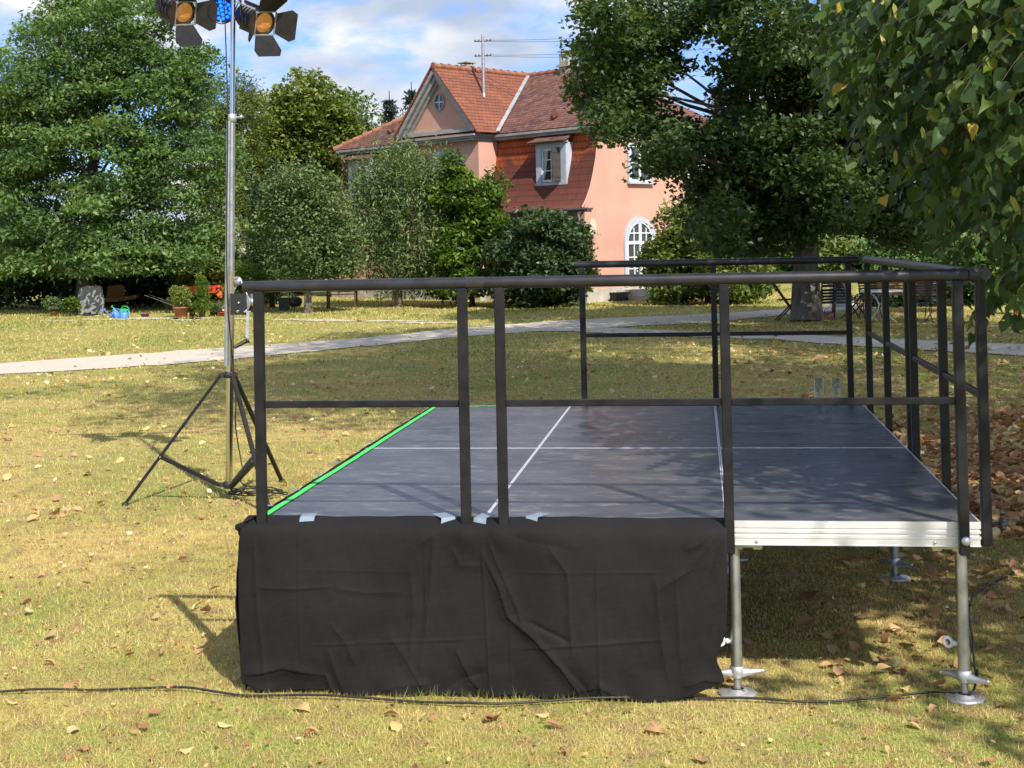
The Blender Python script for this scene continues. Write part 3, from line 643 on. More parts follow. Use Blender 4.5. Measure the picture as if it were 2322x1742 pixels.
hub = S3(494, 1046); cm2 = MB().lathe([(0, -.03), (.036, -.028), (.042, -.01), (.042, .02), (.03, .024)], hub, 20)
feet = [Vector((*gp(270*K, 1092*K)[:2], .012)), Vector((*gp(608*K, 1041*K)[:2], .012)), Vector((*gp(582*K, 1110*K)[:2], .012))]
for ft in feet:
    d = Vector((ft.x-col.x, ft.y-col.y, 0)).normalized(); top = col+d*.065+Vector((0, 0, .0))
    cm.bar(col+d*.02, top+d*.01, .03, .035); cm.tube([top+Vector((-d.y, d.x, 0))*.03, top-Vector((-d.y, d.x, 0))*.03], .009, 8)
    cm2.bar(hub+d*.03, hub+d*.075, .026, .03)
    w_ = Vector((-d.y, d.x, 0))
    lg = MB().bar(top, ft, .022, .032, .003, up=w_); lo = lg.build('leg', M['black'], ls)
    MB().box(ft+Vector((0, 0, .0)), (.05, .04, .024), Matrix.Rotation(math.atan2(d.y, d.x), 3, 'Z'), .005).build('rubber_foot', M['rubber'], lo, origin=ls.location) if False else None
    mid = top.lerp(ft, .635)
    br = MB().bar(hub+d*.07, mid, .028, .034, .003, up=w_); bo = br.build('brace', M['black'], ls)
    bb = MB().tube([mid-w_*.028, mid+w_*.028], .008, 8)
    fo = MB().box(ft, (.045, .035, .024), Matrix.Rotation(math.atan2(d.y, d.x), 3, 'Z'), .004); 
    oo = fo.build('rubber_foot', M['rubber'], None, origin=ls.location); oo.parent = lo
    oo = bb.build('joint_bolt', M['chrome'], None, origin=ls.location); oo.parent = lo
cm.build('leg_collar', M['blackmatte'], ls); cm2.build('brace_hub', M['blackmatte'], ls)
wc = S3(521, 656); wb = MB().box(wc+Vector((-.005, -.05, .0)), (.125, .006, .155), None).box(wc+Vector((-.005, .03, 0)), (.125, .006, .155)).box(wc+Vector((-.005, -.01, -.077)), (.125, .08, .006))
wo_ = wb.build('winch_body', M['blackmatte'], ls)
bl = MB()
for (dx, dz, rr_) in ((0, .01, .011), (-.01, -.055, .012), (.055, -.05, .01)): bl.lathe([(0, .012), (rr_, .01), (rr_, 0)], wc+Vector((dx, -.053, dz)), 8, Matrix.Rotation(R(90), 3, 'X'))
oo = bl.build('winch_bolt', M['chrome'], None, origin=ls.location); oo.parent = wo_
dr = MB().lathe([(0, -.034), (.062, -.034), (.064, -.030), (.030, -.024), (.030, .024), (.064, .030), (.062, .034), (0, .034)], wc+Vector((.060, -.01, .01)), 26, Matrix.Rotation(R(-35), 3, 'Z') @ Matrix.Rotation(R(90), 3, 'X'))
dr.build('winch_drum', M['galv'], ls)
wp = S3(513, 607); pu = MB().lathe([(.0, -.012), (.034, -.012), (.034, -.008), (.024, -.003), (.024, .003), (.034, .008), (.034, .012), (0, .012)], wp+Vector((0, 0, 0)), 18, Matrix.Rotation(R(80), 3, 'X')); pu.bar(S3(503, 628), wp+Vector((0, .03, 0)), .03, .012); pu.bar(S3(506, 601), S3(516, 601), .03, .008)
pu.build('pulley', M['galv'], ls)
ro_ = MB().tube([wp+Vector((.03, -.02, .01)), wc+Vector((.058, -.02, .055))], .004, 8); ro_.build('winch_strap', M['white'], ls)
ha = S3(542, 672); hb_ = S3(540, 735); hk = MB().bar(ha+Vector((-.03, -.07, .0)), ha+Vector((.02, -.07, 0)), .012, .01); hk.bar(ha+Vector((.0, -.07, 0)), hb_+Vector((0, -.07, 0)), .022, .007)
ho = hk.build('crank', M['cast'], ls)
gr_ = MB().tube([hb_+Vector((.005, -.06, .008)), S3(517, 748)+Vector((0, -.12, 0))], [.017, .0135], 12); gr_.lathe([(.014, -.004), (.022, -.004), (.022, .004), (.014, .004)], hb_+Vector((.003, -.065, .004)), 12, Matrix.Rotation(R(65), 3, 'Y'))
oo = gr_.build('crank_grip', M['rubber'], None, origin=ls.location); oo.parent = ho
rg_ = S3(496, 664); MB().tube([rg_+Vector((-.025+.018*math.cos(a), -.04, .018*math.sin(a)-.005)) for a in np.linspace(0, 2*math.pi, 17)], .0045, 7, caps=False).build('pin_ring', M['chrome'], ls)
# top bar
cp = Vector((ptp.x, YS, 4.02)); tb = MB().tube([cp+Vector((-.75, -.1, 0)), cp+Vector((.75, .1, 0))], .02, 14); tb.lathe([(.024, -.05), (.03, -.045), (.03, .045), (.024, .05)], cp, 14); tb.build('cross_bar', M['blackmatte'], ls)
# ---- theatre lamps
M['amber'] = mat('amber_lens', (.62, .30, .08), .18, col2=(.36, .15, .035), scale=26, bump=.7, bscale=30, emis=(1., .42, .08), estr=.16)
M['lampblack'] = mat('lamp_black', (.022, .022, .026), .42, var=.25, scale=18)
M['led'] = mat('blue_led', (.01, .05, .6), .08, emis=(.0, .14, 1.), estr=2.2, coat=1.)
def lens_rot(axis, spin=0.):
    return Vector((0, 0, 1)).rotation_difference(Vector(axis).normalized()).to_matrix() @ Matrix.Rotation(spin, 3, 'Z')
def level_spin(axis):
    tgt = Vector(tuple(_R*.97-np.array([0, 0, .2]))); return max(np.linspace(0, 2*math.pi, 181), key=lambda a: (lens_rot(axis, a) @ Vector((1, 0, 0))).dot(tgt))
def spotlight(pos, axis, spin, label, top):
    spin = level_spin(axis)
    e = empty('theatre_spotlight', pos, label, 'spotlight', 'black theatre spotlights on the lighting stand')
    m = lens_rot(axis, spin); T3 = lambda p: m @ Vector(p)
    def fin(mb, name, mt, par): mb.v = [tuple(T3(p)) for p in mb.v]; return mb.build(name, mt, par, origin=ZERO)
    bd = MB().lathe([(0, -.30), (.06, -.30), (.085, -.27), (.088, -.05), (.098, -.045), (.098, .0), (.08, .0), (.075, -.012)], ZERO, 28)
    bd.box((0, -.095, -.16), (.07, .03, .22), None, .004); bd.box((0, .1, -.16), (.016, .02, .24)); 
    for z in (-.24, -.2, -.16, -.12): bd.lathe([(.089, z-.006), (.095, z-.003), (.095, z+.003), (.089, z+.006)], ZERO, 28)
    b = fin(bd, 'lamp_body', M['lampblack'], e)
    fin(MB().lathe([(.077, -.012), (.07, -.002), (.05, .010), (.025, .017), (0, .019)], ZERO, 28), 'lens', M['amber'], b)
    fin(MB().bar((-.1, .105, -.26), (-.1, .105, .0), .016, .008), 'slide_rail', M['cast'], b)
    fr = MB()
    s_ = .088
    for a, c in (((-s_, -s_), (s_, -s_)), ((s_, -s_), (s_, s_)), ((s_, s_), (-s_, s_)), ((-s_, s_), (-s_, -s_))): fr.bar((*a, .012), (*c, .012), .008, .01)
    fr2 = fin(fr, 'barn_door_frame', M['cast'], e)
    for k in range(4):
        a = k*math.pi/2; op = (.95, .85, .95, .8)[k]; q = Matrix.Rotation(a, 3, 'Z'); ln = (.17, .17, .17, .16)[k]
        wi, wo2 = .078, .112
        P0 = [Vector((-wi, s_+.004, .015)), Vector((wi, s_+.004, .015)), Vector((wo2+.01, s_+ln*.72*math.sin(op), .015+ln*.72*math.cos(op))), Vector((wo2-.015, s_+ln*math.sin(op), .015+ln*math.cos(op))), Vector((-wo2+.015, s_+ln*math.sin(op), .015+ln*math.cos(op))), Vector((-wo2-.01, s_+ln*.72*math.sin(op), .015+ln*.72*math.cos(op)))]
        mb = MB().prism([q @ p for p in P0], q @ Vector((0, .0025*math.cos(op), -.0025*math.sin(op)))); fin(mb, 'barn_door', M['lampblack'], fr2)
    yk = MB(); tp = Vector(top)-Vector(pos); mb = MB()
    c0 = T3((0, 0, -.15)); sd = (T3((1, 0, 0))-T3((0, 0, 0)))
    sd = Vector((sd.x, sd.y, 0)).normalized()
    pts = [c0+sd*.105, c0+sd*.11+Vector((0, 0, .16)), Vector((tp.x, tp.y, tp.z)), c0-sd*.11+Vector((0, 0, .16)), c0-sd*.105]
    for p, r_ in zip(pts[:-1], pts[1:]): mb.bar(p, r_, .006, .03)
    mb.build('yoke', M['lampblack'], e, origin=ZERO)
    return e
lp = S3(399, 28); rp_ = S3(571, 50); ax = Vector((.80, -.50, -.36))
spotlight(lp, ax, 2.25, 'left black spotlight with amber lens and open barn doors', cp+Vector((-.42, -.05, -.02)))
spotlight(rp_, Vector((.76, -.55, -.36)), 2.05, 'right black spotlight with amber lens, right of the mast', cp+Vector((.2, .03, -.02)))
# blue led lamp
bp_ = S3(467, 17); bp_.y += .12
lb = empty('led_spotlight', bp_, 'round lamp with glowing blue LEDs left of the mast', 'led lamp')
m = lens_rot((.3, -.85, -.35)); f3 = lambda mb: setattr(mb, 'v', [tuple(m @ Vector(p)) for p in mb.v])
mb = MB().lathe([(0, -.2), (.07, -.2), (.1, -.15), (.103, .02), (.095, .02), (.093, -.005), (0, -.005)], ZERO, 28); f3(mb); bo = mb.build('lamp_body', M['lampblack'], lb, origin=ZERO)
for k in range(19):
    if k == 0: x, y = 0, 0
    elif k < 7: x, y = .034*math.cos(k*math.pi/3), .034*math.sin(k*math.pi/3)
    else: x, y = .066*math.cos(k*math.pi/6), .066*math.sin(k*math.pi/6)
    mb = MB().lathe([(.0142, 0), (.0135, .006), (.009, .012), (0, .014)], (x, y, -.004), 12); f3(mb); mb.build('led', M['led'], bo, origin=ZERO)
mb = MB().bar((-.1, 0, -.08), (-.11, .22, -.1), .006, .03); mb.bar((.1, 0, -.08), (.11, .22, -.1), .006, .03); mb.bar((-.11, .22, -.1), (.11, .22, -.1), .006, .03); f3(mb); mb.build('yoke', M['lampblack'], lb, origin=ZERO)
# cable hanging down the mast into a coil
q0 = S3(497, 30); pts = [q0+Vector((-.03, -.04, .1)), S3(496, 250)+Vector((0, -.045, 0)), S3(494, 450)+Vector((0, -.05, 0)), S3(496, 640)+Vector((0, -.05, 0)), S3(503, 740)+Vector((0, -.045, 0)), S3(509, 860), S3(508, 910), S3(514, 960), S3(523, 1010), S3(533, 1040)+Vector((0, -.1, 0))]
cc = Vector((*gp(553*K, 1076*K)[:2], .02))
for k in range(60):
    a = k*.42; r_ = .16+.03*math.sin(k*1.7)+.02*math.cos(k*.9); pts.append(cc+Vector((r_*math.cos(a)*1.15, r_*.75*math.sin(a), .01+.0007*k+.006*math.sin(k*2.3))))
cable(pts, .0048, 'lamp_cable', 'black lamp cable running down the mast to a coil on the grass', sub=4)
# ------------------------------------------------------------------ house
def tilemat(name, c1, c2, dark, row, colw, dir_v='z', spec=.25):
    """courses of flat tiles: rows by local height, staggered joints along the eave"""
    m = bpy.data.materials.new(name); m.use_nodes = True; t = m.node_tree; b = t.nodes['Principled BSDF']; nd = t.nodes.new; lk = t.links.new
    b.inputs['Roughness'].default_value = .85; b.inputs['Specular IOR Level'].default_value = spec
    uv = nd('ShaderNodeUVMap'); uv.uv_map = 'UVMap'
    sp = nd('ShaderNodeSeparateXYZ'); lk(uv.outputs[0], sp.inputs[0])
    wn = nd('ShaderNodeTexWhiteNoise'); wn.noise_dimensions = '2D'
    def mth(op, a, b_=None):
        n = nd('ShaderNodeMath'); n.operation = op
        for i, q in enumerate((a, b_)):
            if q is None: continue
            if isinstance(q, (int, float)): n.inputs[i].default_value = q
            else: lk(q, n.inputs[i])
        return n.outputs[0]
    v = mth('DIVIDE', sp.outputs[1], row); vf = mth('FRACT', v); vi = mth('FLOOR', v)
    uu = mth('ADD', mth('DIVIDE', sp.outputs[0], colw), mth('MULTIPLY', vi, .5)); ui = mth('FLOOR', uu); uf = mth('FRACT', uu)
    cb = nd('ShaderNodeCombineXYZ'); lk(ui, cb.inputs[0]); lk(vi, cb.inputs[1]); lk(cb.outputs[0], wn.inputs['Vector'])
    n = nd('ShaderNodeTexNoise'); n.inputs['Scale'].default_value = .8; n.inputs['Detail'].default_value = 7; lk(uv.outputs[0], n.inputs[0])
    r = nd('ShaderNodeValToRGB'); r.color_ramp.elements[0].position = .4; r.color_ramp.elements[1].position = .6; r.color_ramp.elements[0].color = (*c1, 1); r.color_ramp.elements[1].color = (*c2, 1); lk(n.outputs[0], r.inputs[0])
    mix = nd('ShaderNodeMixRGB'); mix.inputs[2].default_value = (*dark, 1); lk(mth('MULTIPLY', mth('POWER', wn.outputs[0], 2.), .75), mix.inputs[0]); lk(r.outputs[0], mix.inputs[1])
    # narrow dark gap under each course: scalloped lower edge
    sc = mth('MULTIPLY', mth('POWER', mth('ABSOLUTE', mth('SUBTRACT', uf, .5)), 2.), 1.0)
    edge_ = mth('SUBTRACT', vf, sc); gap = mth('LESS_THAN', edge_, .13)
    m2 = nd('ShaderNodeMixRGB'); m2.blend_type = 'MULTIPLY'; lk(mth('MULTIPLY', gap, .62), m2.inputs[0]); lk(mix.outputs[0], m2.inputs[1]); m2.inputs[2].default_value = (.16, .12, .12, 1)
    lk(m2.outputs[0], b.inputs['Base Color'])
    bp = nd('ShaderNodeBump'); bp.inputs['Strength'].default_value = 1; bp.inputs['Distance'].default_value = .03
    lk(mth('ADD', mth('SUBTRACT', 1.0, vf), mth('MULTIPLY', wn.outputs[0], .3)), bp.inputs['Height']); lk(bp.outputs[0], b.inputs['Normal'])
    return m
M['roof'] = tilemat('roof_tiles_weathered', (.10, .052, .048), (.16, .074, .058), (.25, .13, .10), .155, .17)
M['roofnew'] = tilemat('roof_tiles_red', (.215, .078, .045), (.28, .10, .055), (.15, .066, .05), .155, .17)
def mansmat():
    m = tilemat('mansard_tiles', (.40, .085, .025), (.44, .11, .035), (.26, .075, .035), .215, .19); t = m.node_tree; b = t.nodes['Principled BSDF']
    # algae-darkened patches, own stained look of the tiles
    c = t.nodes.new('ShaderNodeTexCoord'); s_ = t.nodes.new('ShaderNodeSeparateXYZ'); t.links.new(c.outputs['Object'], s_.inputs[0])
    n = t.nodes.new('ShaderNodeTexNoise'); n.inputs['Scale'].default_value = 1.1; n.inputs['Detail'].default_value = 4; t.links.new(c.outputs['Object'], n.inputs[0])
    a = t.nodes.new('ShaderNodeMath'); a.operation = 'MULTIPLY_ADD'; t.links.new(n.outputs[0], a.inputs[0]); a.inputs[1].default_value = 2.2; sb_ = t.nodes.new('ShaderNodeMath'); sb_.operation = 'SUBTRACT'; sb_.inputs[1].default_value = .6; t.links.new(s_.outputs[2], sb_.inputs[0]); t.links.new(sb_.outputs[0], a.inputs[2])
    r = t.nodes.new('ShaderNodeValToRGB'); r.color_ramp.elements[0].position = .0; r.color_ramp.elements[0].color = (1, 1, 1, 1); r.color_ramp.elements[1].position = 1; r.color_ramp.elements[1].color = (0, 0, 0, 1)
    mr = t.nodes.new('ShaderNodeMapRange'); mr.inputs['From Min'].default_value = 4.9; mr.inputs['From Max'].default_value = 5.25; t.links.new(a.outputs[0], mr.inputs['Value']); t.links.new(mr.outputs[0], r.inputs[0])
    mx_ = t.nodes.new('ShaderNodeMixRGB'); mx_.blend_type = 'MIX'; ml = t.nodes.new('ShaderNodeMath'); ml.operation = 'MULTIPLY'; ml.inputs[1].default_value = .74
    t.links.new(r.outputs[0], ml.inputs[0]); t.links.new(ml.outputs[0], mx_.inputs[0])
    old = b.inputs['Base Color'].links[0].from_socket; t.links.new(old, mx_.inputs[1]); mx_.inputs[2].default_value = (.085, .042, .042, 1); t.links.new(mx_.outputs[0], b.inputs['Base Color'])
    return m
M['mansard'] = mansmat()
M['pink'] = mat('pink_plaster', (.52, .29, .215), .9, col2=(.62, .36, .275), scale=.9, bump=.25, bscale=20, detail=8)
M['trim'] = mat('grey_painted_timber', (.32, .315, .31), .7, var=.22, scale=3, stretch=(1, 1, 3))
M['bluegrey'] = mat('blue_grey_surround', (.46, .50, .58), .7, var=.1, scale=4)
M['plinth'] = mat('stone_plinth', (.42, .40, .35), .95, var=.25, scale=2.5, bump=.4, bscale=12)
M['greydark'] = mat('dark_gutter', (.1, .09, .085), .5, .4)
M['stonechim'] = mat('chimney_stone', (.36, .33, .26), .95, var=.3, scale=5)
M['lead'] = mat('valley_zinc', (.55, .56, .55), .45, .5, var=.25, scale=5)
M['curtain'] = mat('curtain', (.5, .5, .47), .9)
TH = .912
hs = empty('villa', (-1.504, 36.695, 0), 'pink two storey villa with red mansard roof and pointed gable', 'house', None, TH)
HB = 8.16; LA = 12.64
def hbuild(mb, name, m, par=None, smooth=None): return mb.build(name, m, par or hs, origin=ZERO, smooth=smooth)
PROF = [(-.07, 2.91), (.04, 3.04), (.17, 3.24), (.33, 3.55), (.47, 3.95), (.61, 4.45), (.70, 4.99), (.74, 5.36)]
wl = MB()
poly = [(0, 0), (0, 2.88)]+PROF[1:]+[(HB-x, z) for x, z in PROF[:0:-1]]+[(HB, 2.88), (HB, 0)]
wl.prism([(x, 0, z) for x, z in poly], (0, LA, 0))
walls = hbuild(wl, 'wall', M['pink'])
rs_ = MB().box(((.0+.9-.19)/2-.0, (4.458+8.125)/2, 2.69), (.9+.19, 8.125-4.458, 5.38)); hbuild(rs_, 'projecting_bay', M['pink'])
AM = 6.29; ZR = 7.85
gb = MB().prism([(-.187, 4.56, 5.38), (-.187, 8.02, 5.38), (-.187, AM, 7.62)], (.5, 0, 0)); gw = hbuild(gb, 'gable_wall', M['pink'])
pl = MB().box((HB/2, -.02+LA/2, .2), (HB+.08, LA+.08, .4)).box((.3, AM, .2), (1.06+.06, 3.72, .401)); hbuild(pl, 'plinth', M['plinth'])
def uvmesh(name, polys, m, par=None, thick=None, eave=None):
    """flat roof facets; uv in metres along eave and up slope"""
    me = bpy.data.meshes.new(name); vs = []; fs = []; uvs = []
    for P_ in polys:
        P_ = [Vector(p) for p in P_]; b = len(vs); vs += P_; fs.append(tuple(range(b, b+len(P_))))
        nrm = (P_[1]-P_[0]).cross(P_[2]-P_[0]).normalized()
        if nrm.z < 0: nrm = -nrm
        e = Vector((0, 0, 1)).cross(nrm); e = e.normalized() if e.length > 1e-4 else Vector((0, 1, 0)); up = nrm.cross(e)
        for p in P_: uvs.append((p.dot(e)+20, p.dot(up)+20))
    me.from_pydata([tuple(v) for v in vs], [], fs); ul = me.uv_layers.new(name='UVMap'); k = 0
    for pgn in me.polygons:
        for li in pgn.loop_indices: ul.data[li].uv = uvs[me.loops[li].vertex_index]
    me.materials.append(m); me.update(); o = bpy.data.objects.new(name, me); COL.objects.link(o); o.parent = par or hs
    if thick: q = o.modifiers.new('thickness', 'SOLIDIFY'); q.thickness = thick; q.offset = 1
    return o
XE, XR_ = .40, HB-.40; YE0, YE1 = -.32, LA+.3; XM = HB/2; YR0, YR1 = 3.15, 8.7; ZE = 5.47
rl = MB()
main = uvmesh('roof', [[(XE, YE0, ZE), (XE, YE1, ZE), (XM, YR1, ZR), (XM, YR0, ZR)], [(XR_, YE1, ZE), (XR_, YE0, ZE), (XM, YR0, ZR), (XM, YR1, ZR)],
                       [(XR_, YE0, ZE), (XE, YE0, ZE), (XM, YR0, ZR)], [(XE, YE1, ZE), (XR_, YE1, ZE), (XM, YR1, ZR)]], M['roof'])
sg = .055
uvmesh('gable_roof', [[(-.52, AM, ZR+.035), (XM, AM, ZR+.02), (XE-.02, 4.14, ZE+.035), (-.52, 4.14, ZE+.035)], [(-.52, AM, ZR+.035), (XM, AM, ZR+.02), (XE-.02, 8.44, ZE+.035), (-.52, 8.44, ZE+.035)]], M['roofnew'], thick=.05)
# ridge and hip tiles, chunky row
rt = MB()
def ridge_row(a, b, n, r=.10):
    a = Vector(a); b = Vector(b)
    for i in range(n):
        p = a.lerp(b, i/n); q = a.lerp(b, (i+1.18)/n); rt.tube([p+Vector((0, 0, .01)), q+Vector((0, 0, -.015))], [r*1.12, r*.86], 8)
ridge_row((XM, YR0, ZR), (XM, YR1, ZR), 16); ridge_row((-.5, AM, ZR+.02), (XM, AM, ZR+.02), 13); ridge_row((XE, YE0, ZE+.02), (XM, YR0, ZR), 15); ridge_row((XE, YE1, ZE+.02), (XM, YR1, ZR), 15)
hbuild(rt, 'ridge_tiles', mat('ridge_tile', (.30, .13, .075), .9, var=.3, scale=3), main)
vt = MB(); vt.bar((XE-.03, 4.12, ZE+.075), (XM-.12, AM-.1, ZR-.02), .13, .03); vt.bar((XE-.03, 8.46, ZE+.075), (XM-.12, AM+.1, ZR-.02), .13, .03); hbuild(vt, 'valley_gutter', M['lead'], main)
for (x, y) in ((1.3, .95), (.95, 2.1), (2.1, 2.6), (1.2, 10.6)):
    z = ZE+(x-XE)*(ZR-ZE)/(XM-XE); mb = MB().prism([(x-.12, y-.1, z), (x-.12, y+.1, z), (x-.12, y, z+.14)], (.25, 0, .12)); hbuild(mb, 'vent_tile', M['roofnew'], main)
# cornices
cn = MB()
for z, h_, o_ in ((5.31, .09, .05), (5.40, .08, .16)):
    cn.box((.72-o_/2-.02, LA/2, z), (.3+o_, LA+.2+o_, h_))
    cn.box((HB/2, -.0-o_/2, z), (HB-1.3, .1+o_, h_+.001)); 
hbuild(cn, 'cornice', M['trim'])
cn = MB()
for z, h_, o_ in ((5.29, .07, .04), (5.36, .06, .10), (5.425, .06, .17)): cn.box((.25-.19-o_/2+.0, AM, z), (.9+o_, 3.667+2*o_, h_))
hbuild(cn, 'bay_cornice', M['trim'])
pr_ = uvmesh('pent_roof', [[(-.42, 4.18, 5.47), (-.42, 8.4, 5.47), (-.19, 8.4, 5.56), (-.19, 4.18, 5.56)]], M['roofnew'], thick=.03)
rk = MB()
for sgn in (-1, 1):
    y0 = AM+sgn*2.03; z0 = 5.56; y1 = AM; z1 = 7.80
    for off, wd, dp, xx in ((.06, .12, .30, -.34), (.20, .12, .20, -.29), (.31, .08, .10, -.24)):
        d = Vector((0, y1-y0, z1-z0)).normalized(); nrm = Vector((0, -d.z, d.y)) if (Vector((0, -d.z, d.y)).z < 0) else Vector((0, d.z, -d.y))
        a = Vector((xx, y0, z0))+nrm*off; b = Vector((xx, y1, z1))+nrm*off
        rk.bar(a+d*off*(1.15), b-d*off*.55, wd, dp, up=(1, 0, 0))
rk.box((-.27, AM, 5.60), (.18, 3.9, .08)); rk.box((-.245, AM, 5.67), (.12, 3.6, .07))
for mb_ in (): pass
hbuild(rk, 'gable_moulding', M['trim'], gw)
# oval gable window
def oval(mb, x, y, z, ry, rz, th, dep, n=28):
    vo = []; vi = []
    for i in range(n):
        a = 2*math.pi*i/n; c, s_ = math.cos(a), math.sin(a)
        vo.append((y+ry*c, z+rz*s_)); vi.append((y+(ry-th)*c, z+(rz-th)*s_))
    vs = [(x-dep, *p) for p in vo]+[(x-dep, *p) for p in vi]+[(x+.02, *p) for p in vo]+[(x+.02, *p) for p in vi]
    fs = []
    for i in range(n):
        j = (i+1) % n; fs += [(i, j, n+j, n+i), (2*n+i, i+0, j, 2*n+j)[::-1], (n+i, n+j, 3*n+j, 3*n+i)]
    mb.add(vs, fs)
ow = MB(); oval(ow, -.187, 6.31, 6.66, .27, .30, .05, .05); owo = hbuild(ow, 'oval_window', M['trim'])
gl = MB(); n = 28; gl.add([(-.195, 6.31+.22*math.cos(2*math.pi*i/n), 6.66+.25*math.sin(2*math.pi*i/n)) for i in range(n)], [tuple(range(n))[::-1]]); hbuild(gl, 'pane', M['glass'], owo)
sb = MB().box((-.205, 6.31, 6.66), (.02, .03, .5)).box((-.205, 6.31, 6.66), (.021, .44, .03)); hbuild(sb, 'glazing_bar', M['white'], owo)
# mansard tile slopes
def mansard(y0, y1, side, off=.03):
    P_ = [(-.20, 2.86)]+PROF[:]; P_[1] = (-.09, 2.95); out = []
    for (xa, za), (xb, zb_) in zip(P_[:-1], P_[1:]):
        if side < 0: q = [(xa-off, y0, za), (xa-off, y1, za), (xb-off, y1, zb_), (xb-off, y0, zb_)]
        else: q = [(HB-xa+off, y1, za), (HB-xa+off, y0, za), (HB-xb+off, y0, zb_), (HB-xb+off, y1, zb_)]
        out.append(q)
    me = bpy.data.meshes.new('mansard_tiles'); vs = []; fs = []; uvs = []; acc = 20.
    for q in out:
        b = len(vs); l = math.hypot(q[3][0]-q[0][0], q[3][2]-q[0][2]); vs += q; fs.append((b, b+1, b+2, b+3)); uvs += [(q[0][1]+20, acc), (q[1][1]+20, acc), (q[2][1]+20, acc+l), (q[3][1]+20, acc+l)]; acc += l
    me.from_pydata(vs, [], fs); ul = me.uv_layers.new(name='UVMap')
    for pgn in me.polygons:
        for li in pgn.loop_indices: ul.data[li].uv = uvs[me.loops[li].vertex_index]
    me.materials.append(M['mansard']); o = bpy.data.objects.new('mansard_roof', me); COL.objects.link(o); o.parent = hs
mansard(.03, 4.455, -1); mansard(8.13, LA-.03, -1); mansard(.03, LA-.03, 1)
# verge strip along the curved end
ev = MB(); ev.tube([(x-.035, .0, z) for x, z in PROF], .03, 6); hbuild(ev, 'verge_strip', M['pink'])
gu = MB().tube([(-.22, -.35, 2.84), (-.22, 4.45, 2.84)], .06, 8); gu.tube([(-.22, -.02, 2.84), (.30, -.06, 2.87)], .03, 6); gu.tube([(-.22, 8.14, 2.84), (-.22, LA, 2.84)], .06, 8)
guo = hbuild(gu, 'gutter', M['greydark']); dp = MB().tube([(-.2, .04, 2.8), (-.2, .06, 2.6), (-.09, .12, 2.45), (-.08, .12, .1)], .045, 8); hbuild(dp, 'downpipe', M['lead'], guo)
sof = MB().box((-.08, 2.25, 2.78), (.2, 4.35, .06)); hbuild(sof, 'eave_board', M['trim'])
# dormers
def dormer(yc, shutter):
    w2 = .66; x0 = .34; zt, zb_ = 5.0, 3.66
    d = MB()
    d.box((x0+.25, yc-w2+.03, (zt+zb_)/2), (.5, .06, zt-zb_)); d.box((x0+.25, yc+w2-.03, (zt+zb_)/2), (.5, .06, zt-zb_))
    d.box((x0+.03, yc-w2+.12, (zt+zb_)/2-.0), (.07, .22, zt-zb_-.01)); d.box((x0+.03, yc+w2-.12, (zt+zb_)/2), (.07, .22, zt-zb_-.01)); d.box((x0+.028, yc, zt-.09), (.068, 2*w2-.02, .16)); d.box((x0+.028, yc, zb_+.05), (.09, 2*w2+.04, .09))
    do = hbuild(d, 'dormer', M['bluegrey'])
    cr_ = MB().box((x0-.03, yc, 5.03), (.18, 2*w2+.1, .07)); hbuild(cr_, 'dormer_cornice', M['trim'], do)
    uvmesh('dormer_roof', [[(x0-.28, yc-w2-.14, 5.04), (x0-.28, yc+w2+.14, 5.04), (.80, yc+w2+.02, 5.34), (.80, yc-w2-.02, 5.34)]], M['roof'], do, thick=.05)
    wn_ = MB(); xw = x0+.06; z0, z1 = zb_+.12, zt-.17; hw = .42
    for yy in (-hw+.02, 0, hw-.02): wn_.box((xw, yc+yy, (z0+z1)/2), (.05, .07 if yy == 0 else .05, z1-z0))
    for zz in (z0+.03, z1-.03): wn_.box((xw+.001, yc, zz), (.048, 2*hw, .06))
    for zz in (z0+(z1-z0)/3, z0+(z1-z0)*2/3): wn_.box((xw-.002, yc, zz), (.035, 2*hw-.04, .028))
    wo_ = hbuild(wn_, 'dormer_window', M['white']); hbuild(MB().box((xw+.02, yc, (z0+z1)/2), (.012, 2*hw-.04, z1-z0-.02)), 'pane', M['glass'], wo_)
    hbuild(MB().prism([(xw+.012, yc+hw-.06, z0+.05), (xw+.012, yc+hw-.06, z1-.06), (xw+.012, yc+.18, z1-.06), (xw+.012, yc+.30, z0+.3)], (-.003, 0, 0)), 'curtain', M['curtain'], wo_)
    if shutter:
        sh = MB(); hy = yc-hw; ang = math.radians(96)
        # leaf hinged at the right jamb and swung open
        dx, dy = -math.sin(ang)*.40, math.cos(ang)*.40
        a = Vector((x0-.02, hy+.02, 0)); b = a+Vector((dx, dy, 0))
        sh.bar((a.x, a.y, (z0+z1)/2), (b.x, b.y, (z0+z1)/2), .035, z1-z0+.02)
        for zz in (z0+.15, z1-.15): sh.bar((a.x+.0, a.y, zz), (b.x, b.y, zz), .06, .05)
        hbuild(sh, 'shutter', M['greywood'], wo_)
dormer(1.70, True); dormer(11.38, False)
